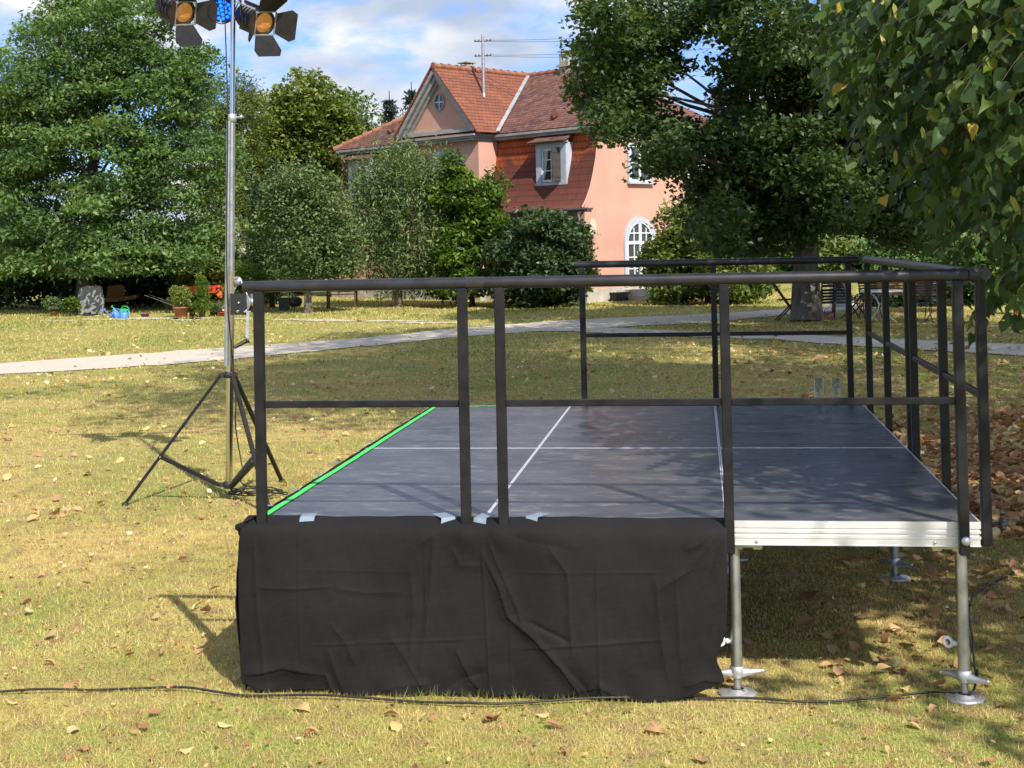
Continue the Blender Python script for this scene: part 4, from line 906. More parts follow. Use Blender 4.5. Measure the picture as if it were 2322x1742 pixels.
# windows of the end wall
def win(name, yplane, xc, zb_, zt, w_, bars, sill=True):
    fr_ = MB(); y = -.015
    sw = .12
    for s_ in (-1, 1): fr_.box((xc+s_*(w_/2+sw/2), y-.015, (zb_+zt)/2), (sw, .06, zt-zb_+.0))
    fr_.box((xc, y-.016, zt+sw/2), (w_+2*sw, .062, sw)); 
    if sill: fr_.box((xc, y-.05, zb_-.03), (w_+2*sw+.06, .14, .06))
    fo = hbuild(fr_, name, M['bluegrey'])
    sa = MB()
    for xx in (-w_/2+.03, 0, w_/2-.03): sa.box((xc+xx, -.012, (zb_+zt)/2), (.06 if xx else .10, .05, zt-zb_-.004))
    for zz in (zb_+.04, zt-.04): sa.box((xc, -.011, zz), (w_-.002, .048, .075))
    for q in bars: sa.box((xc, -.010, zb_+(zt-zb_)*q), (w_-.004, .04, .04))
    hbuild(sa, 'sash', M['white'], fo); hbuild(MB().box((xc, -.006, (zb_+zt)/2), (w_-.01, .016, zt-zb_-.01)), 'pane', M['glass'], fo)
win('window', 0, 2.62, 3.72, 4.90, .92, (.52,))
win('window', 0, 5.6, 3.72, 4.90, .92, (.52,))
# arched door
def arch(mb, xc, zb_, zs, r, th, y0, y1, n=20):
    o_, i_ = [], []
    o_.append((xc-r, zb_)); i_.append((xc-r+th, zb_))
    for k in range(n+1):
        a = math.pi-math.pi*k/n; o_.append((xc+r*math.cos(a), zs+r*1.08*math.sin(a))); i_.append((xc+(r-th)*math.cos(a), zs+(r-th)*1.08*math.sin(a)))
    o_.append((xc+r, zb_)); i_.append((xc+r-th, zb_)); m_ = len(o_)
    vs = [(x, y0, z) for x, z in o_]+[(x, y0, z) for x, z in i_]+[(x, y1, z) for x, z in o_]+[(x, y1, z) for x, z in i_]
    fs = []
    for k in range(m_-1): fs += [(k, k+1, m_+k+1, m_+k), (2*m_+k, 2*m_+k+1, k+1, k), (m_+k, m_+k+1, 3*m_+k+1, 3*m_+k)]
    mb.add(vs, fs)
    return i_
XD = 2.56
am = MB(); ii = arch(am, XD, .42, 1.78, .78, .14, -.06, .01); ad = hbuild(am, 'arched_door', M['bluegrey'])
pn = MB(); pn.add([(x, -.008, z) for x, z in ii], [tuple(range(len(ii)))[::-1]]); hbuild(pn, 'pane', M['glass'], ad)
fs_ = MB(); arch(fs_, XD, .42, 1.78, .64, .05, -.045, .0); fs_.box((XD, -.03, 1.42), (.10, .05, 1.98)); fs_.box((XD, -.031, 1.80), (1.18, .055, .10))
for xx in (-.30, .30): fs_.box((XD+xx, -.027, 1.35), (.03, .03, 1.84))
for zz in (.62, .98, 1.34, 2.10): fs_.box((XD, -.028, zz), (1.16 if zz < 2 else 1.0, .03, .035))
hbuild(fs_, 'door_frame', M['white'], ad)
for xx, zz in ((-.12, 1.5), (.12, 1.25), (-.15, .9), (.2, .85)): hbuild(MB().lathe([(0, .012), (.03, .008), (.032, 0)], (XD+xx, -.012, zz), 10, Matrix.Rotation(R(90), 3, 'X')), 'window_sticker', M['white'], ad)
st_ = MB().box((XD, -.28, .17), (1.7, .5, .34)); st_.box((XD, -.42, .08), (1.9, .8, .16)); hbuild(st_, 'door_step', M['plinth'])
ov = MB(); n = 24; ov.add([(.37+.155*math.cos(2*math.pi*i/n), -.012, 2.29+.29*math.sin(2*math.pi*i/n)) for i in range(n)]+[(.37+.155*math.cos(2*math.pi*i/n), .01, 2.29+.29*math.sin(2*math.pi*i/n)) for i in range(n)], [tuple(range(n))]+[(i, n+i, n+(i+1) % n, (i+1) % n) for i in range(n)])
hbuild(ov, 'oval_plaque', mat('oval_plaque', (.56, .53, .38), .8, var=.12, scale=6))
# bay window (mostly hidden by shrubs)
bw = MB(); bw.box((-.215, 6.0, 4.3), (.05, 1.2, 1.35)); bo_ = hbuild(bw, 'bay_window', M['bluegrey']); hbuild(MB().box((-.245, 6.0, 4.3), (.012, .95, 1.1)), 'pane', M['glass'], bo_)
hbuild(MB().box((-.255, 6.0, 4.3), (.02, .07, 1.1)).box((-.254, 6.0, 4.3), (.018, .95, .05)), 'sash', M['white'], bo_)
# chimneys
def chimney(x, y, z0, zt, w_):
    c = MB().box((x, y, (z0+zt)/2), (w_, w_, zt-z0)); c.box((x, y, zt+.02), (w_+.16, w_+.16, .07)); co = hbuild(c, 'chimney', M['stonechim'], main)
    p = MB(); 
    for sx2 in (-1, 1):
        for sy2 in (-1, 1): p.box((x+sx2*(w_/2-.05), y+sy2*(w_/2-.05), zt+.22), (.1, .1, .34))
    p.box((x, y, zt+.12), (w_-.02, w_-.02, .14)); p.box((x, y, zt+.40), (w_, w_, .07))
    for sx2 in (-1, 1):
        for sy2 in (-1, 1): p.box((x+sx2*(w_/2-.06), y+sy2*(w_/2-.06), zt+.47), (.03, .03, .09))
    p.prism([(x-w_*.62, y-w_*.62, zt+.51), (x+w_*.62, y-w_*.62, zt+.51), (x+w_*.62, y+w_*.62, zt+.51), (x-w_*.62, y+w_*.62, zt+.51)], (0, 0, .035))
    c.v = []; o2 = p.build('chimney_cowl', M['stonechim'], main, origin=ZERO)
chimney(4.1, 4.38, 7.5, 7.98, .42); chimney(5.0, 10.5, 6.8, 8.3, .44)
# roof mast with cross arms
mz = 6.72; ms = MB().tube([(1., 5.4, 6.6), (1., 5.4, 8.94)], .055, 10); ms.lathe([(.09, 0), (.06, .25)], (1, 5.4, 6.7), 10); mo = hbuild(ms, 'roof_mast', M['galv'])
dirv = Vector((math.cos(-TH), math.sin(-TH), 0))
for z in (8.72, 8.22):
    ar = MB(); ar.bar(Vector((1, 5.4, z))-dirv*.28, Vector((1, 5.4, z))+dirv*.28, .03)
    for q in (-.26, -.14, .14, .26): ar.lathe([(0, -.05), (.03, -.03), (.03, .03), (0, .05)], Vector((1, 5.4, z))+dirv*q+Vector((0, 0, .02)), 8)
    hbuild(ar, 'cross_arm', M['greydark'], mo)
# power lines run from the mast to the right, behind the trees
Rz = Matrix.Rotation(TH, 3, 'Z'); O3 = Vector((-1.504, 36.695, 0))
def hw(x, y, z): return O3+Rz @ Vector((x, y, z))
for z, vy in ((8.74, 66), (8.70, 73), (8.24, 100), (8.20, 108)):
    a = hw(1, 5.4, z)+Vector((.3, 0, 0)); b = Vector(at(1330*1.0, vy*1.05, 47)); b2 = a+(b-a)*3.2
    P_ = [a.lerp(b2, t)+Vector((0, 0, -1.2*t*(1-t)*.9)) for t in np.linspace(0, 1, 16)]
    o = MB().tube(P_, .007, 5).build('power_line', M['greydark']); tag(o, ('upper' if z in (8.74, 8.24) else 'lower')+' wire of the pair leaving the '+('top' if z > 8.5 else 'bottom')+' cross arm of the roof mast', 'power line', 'overhead wires from the roof mast')
# ------------------------------------------------------------------ trees and shrubs
def lobe(u, v, ru, rv, dist, rd=None):
    """an ellipsoid of foliage: photo position and size taken to real metres at its own distance"""
    c = at(u*K, v*K, dist); a = ru*K/CF*dist; b = rv*K/CF*dist
    return (c, np.array([a, (rd or a), b]))
def foliage(lobes, ncl, nper, leaf, rcl, seed, templ=LQ, tf=LQF, droop=.35, fill=.55, flat=.55, zmin=.15, tone0=.45, tsd=.14, csd=.16, wl=None, tiltsd=.45):
    rg = np.random.default_rng(seed)
    wts = np.array([l[1][0]*l[1][2] for l in lobes]); wts = wts/wts.sum(); pick = rg.choice(len(lobes), ncl, p=wts)
    C = np.array([l[0] for l in lobes])[pick]; Rd = np.array([l[1] for l in lobes])[pick]
    d = rg.normal(size=(ncl, 3)); d /= np.linalg.norm(d, axis=1)[:, None]
    rad = fill+(1.0-fill)*rg.random(ncl)**.6; rad *= rg.normal(1, .07, ncl)*np.where(rg.random(ncl) < .07, rg.uniform(1.08, 1.3, ncl), 1)
    P = C+d*Rd*rad[:, None]
    # uneven outline: push clusters in and out with a smooth field
    P += d*Rd*(.17*sines(P[:, 0]*1.3+P[:, 2], P[:, 1]+P[:, 2]*1.7, seed, 1.2))[:, None]
    P = P[P[:, 2] > zmin]; ncl = len(P)
    ct = rg.normal(0, csd, ncl)
    k = nper; off = rg.normal(size=(ncl, k, 3)); off /= (np.linalg.norm(off, axis=2)[:, :, None]**.5+.3)
    off = off*np.array([rcl, rcl, rcl*flat])
    L_ = (P[:, None, :]+off); L_[:, :, 2] -= (np.hypot(off[:, :, 0], off[:, :, 1])/rcl)**2*rcl*.25
    L_ = L_.reshape(-1, 3); tone = (tone0+np.repeat(ct, k)+rg.normal(0, tsd, ncl*k))
    m = L_[:, 2] > zmin*.6; L_ = L_[m]; tone = np.clip(tone[m], 0, 1); n = len(L_)
    fr = rot_frames(n, droop, tiltsd, rg)
    S = leaf*rg.uniform(.65, 1.25, n); V, F_ = scatter(templ, tf, L_, fr, S)
    return V, F_, np.repeat(tone, len(tf)), P
def branches(mb, base, top, r0, tips, seed, n=9):
    """tapered trunk with limbs reaching to the foliage clusters"""
    rg = np.random.default_rng(seed); base = np.array(base, float); top = np.array(top, float); H_ = top[2]-base[2]
    pts = []; rs = []
    for i in range(n+1):
        t = i/n; p = base+(top-base)*t; p[:2] += np.array([math.sin(t*5+seed), math.cos(t*4+seed)])*.03*H_*t*(1-t); pts.append(p); rs.append(r0*(1-.82*t)*(1+.22*max(0, .09-t)/.09))
    mb.tube(pts, rs, 12)
    for k, tp in enumerate(tips):
        t0 = min(.95, max(.22, (tp[2]-base[2])/H_*.62+rg.uniform(-.1, .05))); i = min(n-1, int(t0*n)); s_ = pts[i]+(pts[i+1]-pts[i])*(t0*n-i); rr = r0*(1-.82*t0)*.34
        tp = np.array(tp); mid = s_+(tp-s_)*.5; mid[2] += .08*np.linalg.norm(tp-s_)*rg.uniform(-.3, 1); mid[:2] += rg.normal(0, .05, 2)*np.linalg.norm(tp-s_)
        mb.tube([s_, s_*.6+mid*.4, mid, mid*.45+tp*.55, tp], [rr, rr*.8, rr*.55, rr*.35, rr*.12], 6, caps=False)
def plant(name, label, cat, base, lobes, lm, bm, tr=.15, ncl=260, nper=60, leaf=.1, rcl=.45, seed=1, limbs=14, group=None, top=None, parts=('trunk', 'crown'), **kw):
    md = np.mean([np.dot(l[0]-CAM, _F) for l in lobes]); bd = np.dot(np.array(base)-CAM, _F); q = CAM[:2]+(np.array(base[:2])-CAM[:2])*md/bd
    base = (float(q[0]), float(q[1]), 0.)
    e = empty(name, base, label, cat, group)
    V, F_, T_, P_ = foliage(lobes, ncl, nper, leaf, rcl, seed, **kw)
    V = V-np.array(base)
    npmesh(parts[1], V, F_, lm, e, T_)
    if tr:
        rg = np.random.default_rng(seed+99); zt = np.percentile(P_[:, 2], 68); c = P_[P_[:, 2] > np.percentile(P_[:, 2], 60)][:, :2].mean(0)
        tp = top if top is not None else (c[0]*.7+base[0]*.3, c[1]*.7+base[1]*.3, zt)
        tips = P_[rg.choice(len(P_), min(limbs, len(P_)), replace=False)]
        mb = MB(); branches(mb, base, tp, tr, tips, seed); mb.build(parts[0], bm, e)
    return e
def gbase(u, v): p = gp(u*K, v*K); return (float(p[0]), float(p[1]), 0.)
G_ = lambda a, b, c: (a, b, c)
M['leafA'] = leafmat('leaf_mid_green', [(0, (.065, .12, .05)), (.5, (.15, .25, .085)), (1, (.30, .42, .15))], .5, .42, .3)
M['leafB'] = leafmat('leaf_olive_green', [(0, (.07, .11, .03)), (.5, (.17, .22, .05)), (1, (.30, .33, .09))], .5, .38, .35)
M['leafBright'] = leafmat('leaf_bright_green', [(0, (.04, .085, .016)), (.5, (.115, .20, .03)), (1, (.25, .34, .06))], .45, .42, .35)
M['leafDark'] = leafmat('leaf_dark_green', [(0, (.022, .045, .02)), (.5, (.05, .09, .035)), (1, (.10, .15, .055))], .38, .25, .5)
M['leafGrey'] = leafmat('leaf_grey_green', [(0, (.060, .10, .040)), (.5, (.135, .20, .075)), (1, (.26, .34, .13))], .6, .25, .25)
M['needle'] = leafmat('blue_needles', [(0, (.012, .026, .022)), (.5, (.03, .052, .042)), (1, (.06, .09, .06))], .6, .1, .25)
M['purple'] = leafmat('leaf_brown_purple', [(0, (.022, .018, .015)), (.5, (.06, .045, .03)), (1, (.09, .085, .04))], .5, .25, .3)
M['linden'] = leafmat('linden_leaf', [(0, (.032, .066, .027)), (.45, (.072, .125, .042)), (.8, (.13, .20, .05)), (.95, (.21, .25, .045)), (1, (.34, .28, .05))], .40, .36, .45, (1.3, 1.3, .4))
M['lindennear'] = leafmat('linden_leaf_near', [(0, (.030, .064, .024)), (.5, (.068, .125, .036)), (.85, (.15, .22, .045)), (.95, (.30, .34, .05)), (1, (.5, .36, .05))], .48, .40, .3, (1.35, 1.35, .4))
# left: broad deciduous tree behind the stone slab
D = 43.
plant('broadleaf_tree', 'large broad green tree at the left, crown reaching the top edge', 'tree', gbase(183, 676), [lobe(40, 300, 120, 160, D), lobe(185, 95, 120, 130, D), lobe(290, 30, 110, 100, D, 2.5), lobe(110, 180, 100, 120, D, 2.5), lobe(30, 200, 40, 50, D, 1.5), lobe(470, 330, 40, 60, D, 1.4), lobe(78, 62, 15, 42, D, .5), lobe(24, 112, 14, 34, D, .5), lobe(150, -5, 22, 34, D, .6), lobe(430, 95, 14, 34, D, .5), lobe(452, 130, 22, 14, D, .5), lobe(300, 220, 150, 150, D), lobe(190, 380, 190, 150, D), lobe(400, 140, 62, 40, D, 1.6), lobe(375, 200, 60, 70, D, 1.8), lobe(370, 420, 100, 140, D-.5), lobe(90, 520, 140, 90, D), lobe(270, 530, 150, 78, D-1), lobe(420, 545, 60, 60, D-1, 1.3)],
      M['leafA'], M['bark'], tr=.30, ncl=980, nper=95, leaf=.18, rcl=.55, seed=3, limbs=26, templ=LM, flat=.30, droop=.35, csd=.2, fill=.42, zmin=1.35)
plant('copper_tree', 'brownish dark leafed tree at the far left edge behind', 'tree', gbase(-30, 672), [lobe(-10, 330, 90, 150, 50), lobe(-20, 480, 90, 100, 50)], M['purple'], M['bark'], tr=.25, ncl=260, nper=60, leaf=.2, rcl=.6, seed=5, templ=LN)
plant('hedge_tree', 'dark hedge forming a wall of leaves behind the stone slab', 'hedge', gbase(120, 664), [lobe(-60, 560, 110, 100, 47), lobe(60, 560, 110, 95, 47), lobe(190, 570, 90, 85, 47), lobe(300, 575, 100, 80, 47), lobe(400, 580, 90, 75, 47), lobe(480, 600, 70, 55, 47), lobe(560, 600, 60, 50, 46)], M['leafDark'], M['bark'], tr=.1, ncl=620, nper=60, leaf=.2, rcl=.5, seed=6, zmin=.1, parts=('stem', 'foliage'))
plant('clipped_hedge', 'flat topped clipped hedge with a bright green top right of the big left tree', 'hedge', gbase(445, 662), [lobe(430, 520, 52, 42, 45, 1), lobe(470, 520, 30, 42, 45, 1), lobe(430, 585, 60, 60, 45, 1), lobe(475, 590, 25, 60, 45, 1)], M['leafB'], M['bark'], tr=.1, ncl=260, nper=60, leaf=.13, rcl=.25, seed=16, zmin=.1, parts=('stem', 'foliage'), tone0=.6)
plant('background_tree', 'pale green loose tree between the big left tree and the light mast', 'tree', gbase(470, 660), [lobe(460, 330, 70, 120, 53), lobe(500, 220, 60, 75, 53), lobe(440, 250, 45, 70, 53), lobe(530, 280, 50, 90, 53), lobe(490, 450, 70, 110, 52), lobe(440, 440, 40, 90, 52), lobe(455, 560, 90, 90, 50)], M['leafB'], M['bark'], tr=.22, ncl=640, nper=52, leaf=.19, rcl=.45, seed=8, templ=LN, csd=.2)
plant('maple_tree', 'dense rounded olive green maple left of the villa', 'tree', gbase(640, 662), [lobe(655, 200, 62, 45, 56), lobe(610, 260, 60, 55, 56), lobe(700, 245, 62, 50, 56), lobe(590, 330, 60, 60, 56), lobe(665, 320, 80, 65, 56), lobe(725, 300, 42, 55, 56), lobe(590, 430, 75, 80, 55), lobe(690, 400, 60, 60, 56), lobe(640, 500, 110, 100, 54)], M['leafB'], M['bark'], tr=.3, ncl=800, nper=60, leaf=.21, rcl=.45, seed=9, droop=.3, csd=.15, tone0=.55)
plant('airy_tree', 'thin airy tree with sky showing through, right behind the maple', 'tree', gbase(770, 662), [lobe(760, 235, 42, 45, 62), lobe(785, 280, 36, 36, 62), lobe(735, 215, 28, 28, 62), lobe(790, 330, 50, 40, 62), lobe(760, 420, 60, 90, 62)], M['leafGrey'], M['bark'], tr=.2, ncl=170, nper=34, leaf=.2, rcl=.5, seed=10, limbs=22, fill=.35)
# spruce behind the villa
def spruce(base, H_, r0, label, seed):
    e = empty('spruce_tree', base, label, 'tree'); rg = np.random.default_rng(seed)
    mb = MB(); mb.tube([base, (base[0], base[1], H_)], [r0*.08, .02], 8); mb.build('trunk', M['bark'], e); Pp = []; Fr = []; 
    nl = int(H_*3.2)
    for i in range(nl):
        z = H_*(.16+.82*i/nl); rr = r0*(1-(i/nl)**1.15)*rg.uniform(.75, 1.15)+.15; nb = 9
        for k in range(nb):
            a = rg.uniform(0, 6.28); m_ = max(4, int(rr*11)); t = np.linspace(.1, 1, m_); x = base[0]+np.cos(a)*rr*t; y = base[1]+np.sin(a)*rr*t; zz = z-.42*rr*t+.26*rr*t**3
            for _ in range(3): Pp.append(np.stack([x+rg.normal(0, .10, m_), y+rg.normal(0, .10, m_), zz-np.abs(rg.normal(0, .12, m_))], 1))
    P_ = np.concatenate(Pp)-np.array(base); n = len(P_); V, F_ = scatter(LN, LQF, P_, rot_frames(n, .5, .4, rg), .34*rg.uniform(.6, 1.2, n))
    npmesh('crown', V, F_, M['needle'], e, np.clip(rg.normal(.45, .2, n), 0, 1))
b_ = at(885*K, 500*K, 66); b2 = at(912*K, 500*K, 66); 
spruce((float(at(842*K, 300, 68)[0]), float(at(842*K, 300, 68)[1]), 0.), float(at(842*K, 196*K, 68)[2]), 2.0, 'dark blue green spruce left of the gable, the shorter of two behind the villa', 21)
spruce((float(at(890*K, 300, 70)[0]), float(at(890*K, 300, 70)[1]), 0.), float(at(890*K, 176*K, 70)[2]), 2.6, 'dark blue green spruce directly behind the gable, the taller of two', 22)
# cypress columns
for u_, v0, v1, w_, lab in ((588, 372, 650, 17, 'narrow dark cypress column right of the light mast'), (556, 430, 650, 15, 'lower narrow cypress column tucked behind the light mast')):
    plant('cypress', lab, 'tree', gbase(u_, 664), [lobe(u_, v0+(v1-v0)*t, w_*(.45+.75*t), (v1-v0)*.17, 43.5) for t in (.1, .28, .46, .64, .82)], M['leafDark'], M['bark'], tr=.08, ncl=170, nper=60, leaf=.13, rcl=.2, seed=int(u_), templ=LN, flat=1.6, zmin=.2)
plant('shrub', 'small yellow green shrub beside the light mast above the rail', 'shrub', gbase(535, 668), [lobe(533, 590, 30, 28, 41, .9), lobe(520, 625, 26, 30, 41, .8), lobe(548, 630, 24, 30, 41, .8)], M['leafBright'], M['bark'], tr=.04, ncl=70, nper=50, leaf=.12, rcl=.22, seed=31, parts=('stem', 'foliage'))
plant('small_tree', 'small grey green tree with a pale forked trunk seen through the left rail', 'tree', gbase(666, 677), [lobe(650, 400, 62, 50, 39.5, 1.2), lobe(610, 450, 45, 60, 39.5, 1), lobe(690, 450, 70, 55, 39.5, 1.2), lobe(655, 520, 85, 75, 39.5, 1.3), lobe(730, 520, 50, 60, 39.5, 1), lobe(640, 585, 60, 28, 39.5, 1), lobe(725, 560, 45, 45, 39.8, 1)], M['leafGrey'], M['barkpale'], tr=.12, ncl=400, nper=46, leaf=.115, rcl=.27, flat=1.1, seed=12, limbs=18, fill=.4, zmin=.85, tone0=.4)
plant('willow_shrub', 'tall feathery grey green shrub tree in front of the villa bay', 'tree', gbase(856, 659), [lobe(850, 365, 75, 55, 42.4, 1.2), lobe(925, 385, 62, 55, 42.4, 1.2), lobe(800, 420, 60, 60, 42.4, 1.2), lobe(900, 450, 85, 70, 42.2, 1.3), lobe(960, 440, 50, 75, 42.4, 1.2), lobe(800, 500, 70, 60, 42.2, 1.3), lobe(880, 530, 100, 70, 42, 1.4), lobe(960, 530, 55, 60, 42.2, 1.2), lobe(850, 595, 70, 30, 42.2, 1.1), lobe(940, 600, 60, 35, 42.2, 1.1)],
      M['leafGrey'], M['barkpale'], tr=.16, ncl=560, nper=52, leaf=.17, rcl=.26, seed=13, limbs=30, templ=LN, flat=2.3, fill=.3, zmin=.4, tone0=.5, droop=-.5)
plant('laurel_shrub', 'tall bright yellow green shrub left of the mansard window', 'shrub', gbase(1020, 661), [lobe(962, 420, 34, 50, 41.8, .8), lobe(975, 480, 45, 50, 41.9, .9), lobe(1070, 500, 28, 50, 41.6, .7), lobe(980, 360, 34, 40, 41.6, .8), lobe(1000, 420, 45, 55, 41.6, .9), lobe(1058, 415, 30, 48, 41.6, .8), lobe(1040, 480, 55, 60, 41.6, 1), lobe(1000, 540, 60, 60, 41.6, 1), lobe(1050, 580, 45, 55, 41.6, 1), lobe(985, 610, 70, 38, 41.4, 1)], M['leafBright'], M['bark'], tr=.08, ncl=330, nper=56, leaf=.16, rcl=.28, seed=14, templ=LQ, parts=('stem', 'foliage'), csd=.2, fill=.35)
plant('round_bush', 'dense dark round bush at the villa corner below the mansard', 'bush', gbase(1178, 657), [lobe(1160, 500, 66, 45, 40.6, 1.4), lobe(1215, 520, 52, 48, 40.6, 1.2), lobe(1110, 545, 48, 50, 40.6, 1.2), lobe(1175, 580, 92, 70, 40.4, 1.6), lobe(1245, 585, 25, 40, 40.6, .7), lobe(1130, 620, 60, 36, 40.4, 1.2), lobe(1215, 620, 50, 36, 40.4, 1.2)], M['leafDark'], M['bark'], tr=.08, ncl=560, nper=60, leaf=.15, rcl=.26, seed=15, parts=('stem', 'foliage'), zmin=.05, tone0=.55)
plant('corner_bush', 'green bush right of the arched door, lit on its left side', 'bush', gbase(1530, 655), [lobe(1440, 560, 45, 50, 40.5, 1), lobe(1480, 500, 55, 50, 40.5, 1.2), lobe(1530, 560, 80, 80, 40.2, 1.5), lobe(1445, 610, 50, 40, 40.5, 1), lobe(1540, 440, 50, 55, 40, 1.2), lobe(1600, 590, 60, 60, 40, 1.2)], M['leafB'], M['bark'], tr=.1, ncl=480, nper=60, leaf=.15, rcl=.3, seed=17, parts=('stem', 'foliage'), zmin=.05, csd=.2, tone0=.4)
for i, (u_, v_, d_, m_, lab, ls_) in enumerate((
    (1690, 655, 60, 'leafBright', 'sunlit yellow green shrub glowing behind the big trunk, left of it', [(1660, 560, 55, 50), (1700, 530, 50, 60), (1640, 600, 50, 45), (1700, 605, 50, 40)]),
    (1800, 650, 58, 'leafB', 'loose green shrub behind the trunk, right of it', [(1800, 560, 60, 60), (1850, 590, 50, 50), (1780, 600, 45, 40)]),
    (1960, 650, 56, 'leafA', 'wide dark green shrub behind the garden table', [(1930, 560, 80, 70), (2010, 570, 80, 70), (1960, 600, 90, 50)]),
    (2130, 650, 54, 'leafA', 'wide green shrub at the right edge behind the garden seats', [(2100, 560, 80, 80), (2190, 570, 80, 80), (2160, 610, 90, 50), (2260, 540, 70, 110)]),
    (2010, 664, 36.5, 'leafDark', 'low dark hedge right behind the garden chairs and the slatted bench', [(1900, 640, 45, 26), (1980, 640, 70, 34), (2060, 636, 70, 36), (2150, 632, 80, 42), (2240, 630, 80, 50)]),
    (1600, 650, 62, 'leafB', 'tree far behind the villa end, left of the big trunk', [(1600, 400, 80, 90), (1660, 470, 80, 90), (1590, 520, 80, 90)]),
    (1850, 645, 70, 'leafA', 'far tree seen under the big crown, left of two', [(1840, 430, 90, 90), (1900, 500, 90, 80)]),
    (2120, 645, 72, 'leafB', 'far tree seen under the big crown, right of two', [(2080, 440, 100, 70), (2180, 480, 110, 90)]))):
    plant('shrub' if i < 5 else 'background_tree', lab, 'shrub' if i < 5 else 'tree', gbase(u_, v_), [lobe(a, b, c, d2, d_) for a, b, c, d2 in ls_], M[m_], M['bark'], tr=.12, ncl=230, nper=50, leaf=.24 if d_ > 40 else .15, rcl=.55 if d_ > 40 else .26, seed=60+i, zmin=.05, csd=.2, fill=.35)
# the big tree in the middle right
TB = gbase(1742, 688); D = 31.
big = [(1300, 60, 62, 90), (1380, 130, 70, 90), (1290, 160, 38, 70), (1330, 250, 52, 45), (1420, 60, 60, 80), (1400, 265, 60, 55), (1450, 320, 60, 45), (1420, 355, 30, 25), (1475, 300, 40, 50), (1640, 60, 110, 110), (1530, 20, 80, 50), (1660, 200, 110, 110), (1620, 300, 90, 80), (1560, 330, 60, 60), (1530, 400, 60, 55), (1560, 460, 60, 60), (1600, 420, 90, 80), (1580, 500, 80, 55), (1720, 330, 120, 90), (1800, 120, 140, 120), (1850, 260, 130, 110), (1800, 420, 100, 70), (1880, 440, 90, 70), (1960, 480, 80, 50), (2000, 380, 110, 70), (2040, 250, 130, 120), (2120, 420, 90, 60), (1990, 80, 150, 120), (1700, 470, 70, 60), (1640, 540, 60, 35)]
plant('linden_tree', 'huge dark linden with thick trunk over the garden chairs', 'tree', TB, [lobe(a, b, c, d2, D+(i % 3-1)*1.2, 1.6+.6*(i % 2)) for i, (a, b, c, d2) in enumerate(big)], M['linden'], M['barkgrey'], tr=.31, ncl=1750, nper=60, leaf=.155, rcl=.38, seed=18, limbs=60, fill=.35, csd=.13, tone0=.36, tsd=.12, top=(TB[0]+.1, TB[1], 10.5), zmin=1.6)
plant('linden_tree', 'large linden just outside the right edge whose crown shades the path', 'tree', (12.5, 12.5, 0.), [(np.array([11.5, 12.5, 9.]), np.array([4.6, 4.8, 3.8])), (np.array([6.6, 13.6, 10.2]), np.array([3.4, 3.8, 2.0])), (np.array([3.2, 11.5, 11.0]), np.array([2.6, 3.4, 1.4]))], M['linden'], M['barkgrey'], tr=.34, ncl=1050, nper=56, leaf=.17, rcl=.55, seed=81, limbs=40, fill=.3, zmin=3.)
# ---- near linden at the right, its trunk outside the picture
NB = (8.3, 3.2, 0.)
e = empty('linden_tree', NB, 'near linden with hanging branches and yellow bracts at the upper right', 'tree')
rg = np.random.default_rng(77)
nl = [(np.array([8.6, 3.4, 8.6]), np.array([5.0, 4.8, 4.6])), (np.array([6.4, 1.2, 5.6]), np.array([3.0, 3.0, 1.9])), (np.array([7.8, 6.5, 6.0]), np.array([3.5, 3.5, 2.6])), (np.array([5.6, 4.6, 6.8]), np.array([2.8, 2.6, 2.4]))]
V, F_, T_, P_ = foliage(nl, 900, 60, .12, .42, 71, templ=LQ, tf=LQF, fill=.45, zmin=3.4, tone0=.4)
V0, F0, T0_ = V-np.array(NB), F_, T_
V1, F1, T1_, _ = foliage([(np.array([6.7, -2.5, 5.2]), np.array([2.1, 2.2, 1.0])), (np.array([5.3, -.6, 4.4]), np.array([1.6, 1.6, .8])), (np.array([4.6, 1.9, 4.9]), np.array([1.5, 1.9, .9]))], 290, 52, .12, .36, 72, fill=.3, zmin=3.2, tone0=.4)
V2, F2, T2_, _ = foliage([(np.array([4.3, 4.8, 11.0]), np.array([3.9, 5.8, 2.6])), (np.array([6.6, 3.2, 9.6]), np.array([3.0, 3.6, 2.4]))], 1050, 56, .15, .5, 73, fill=.2, zmin=7)
F1 = np.concatenate([F1, F2+len(V1)]); V1 = np.concatenate([V1, V2]); T1_ = np.concatenate([T1_, T2_]); V1 = V1-np.array(NB); npmesh('crown', np.concatenate([V0, V1]), np.concatenate([F0, F1+len(V0)]), M['linden'], e, np.concatenate([T0_, T1_]))
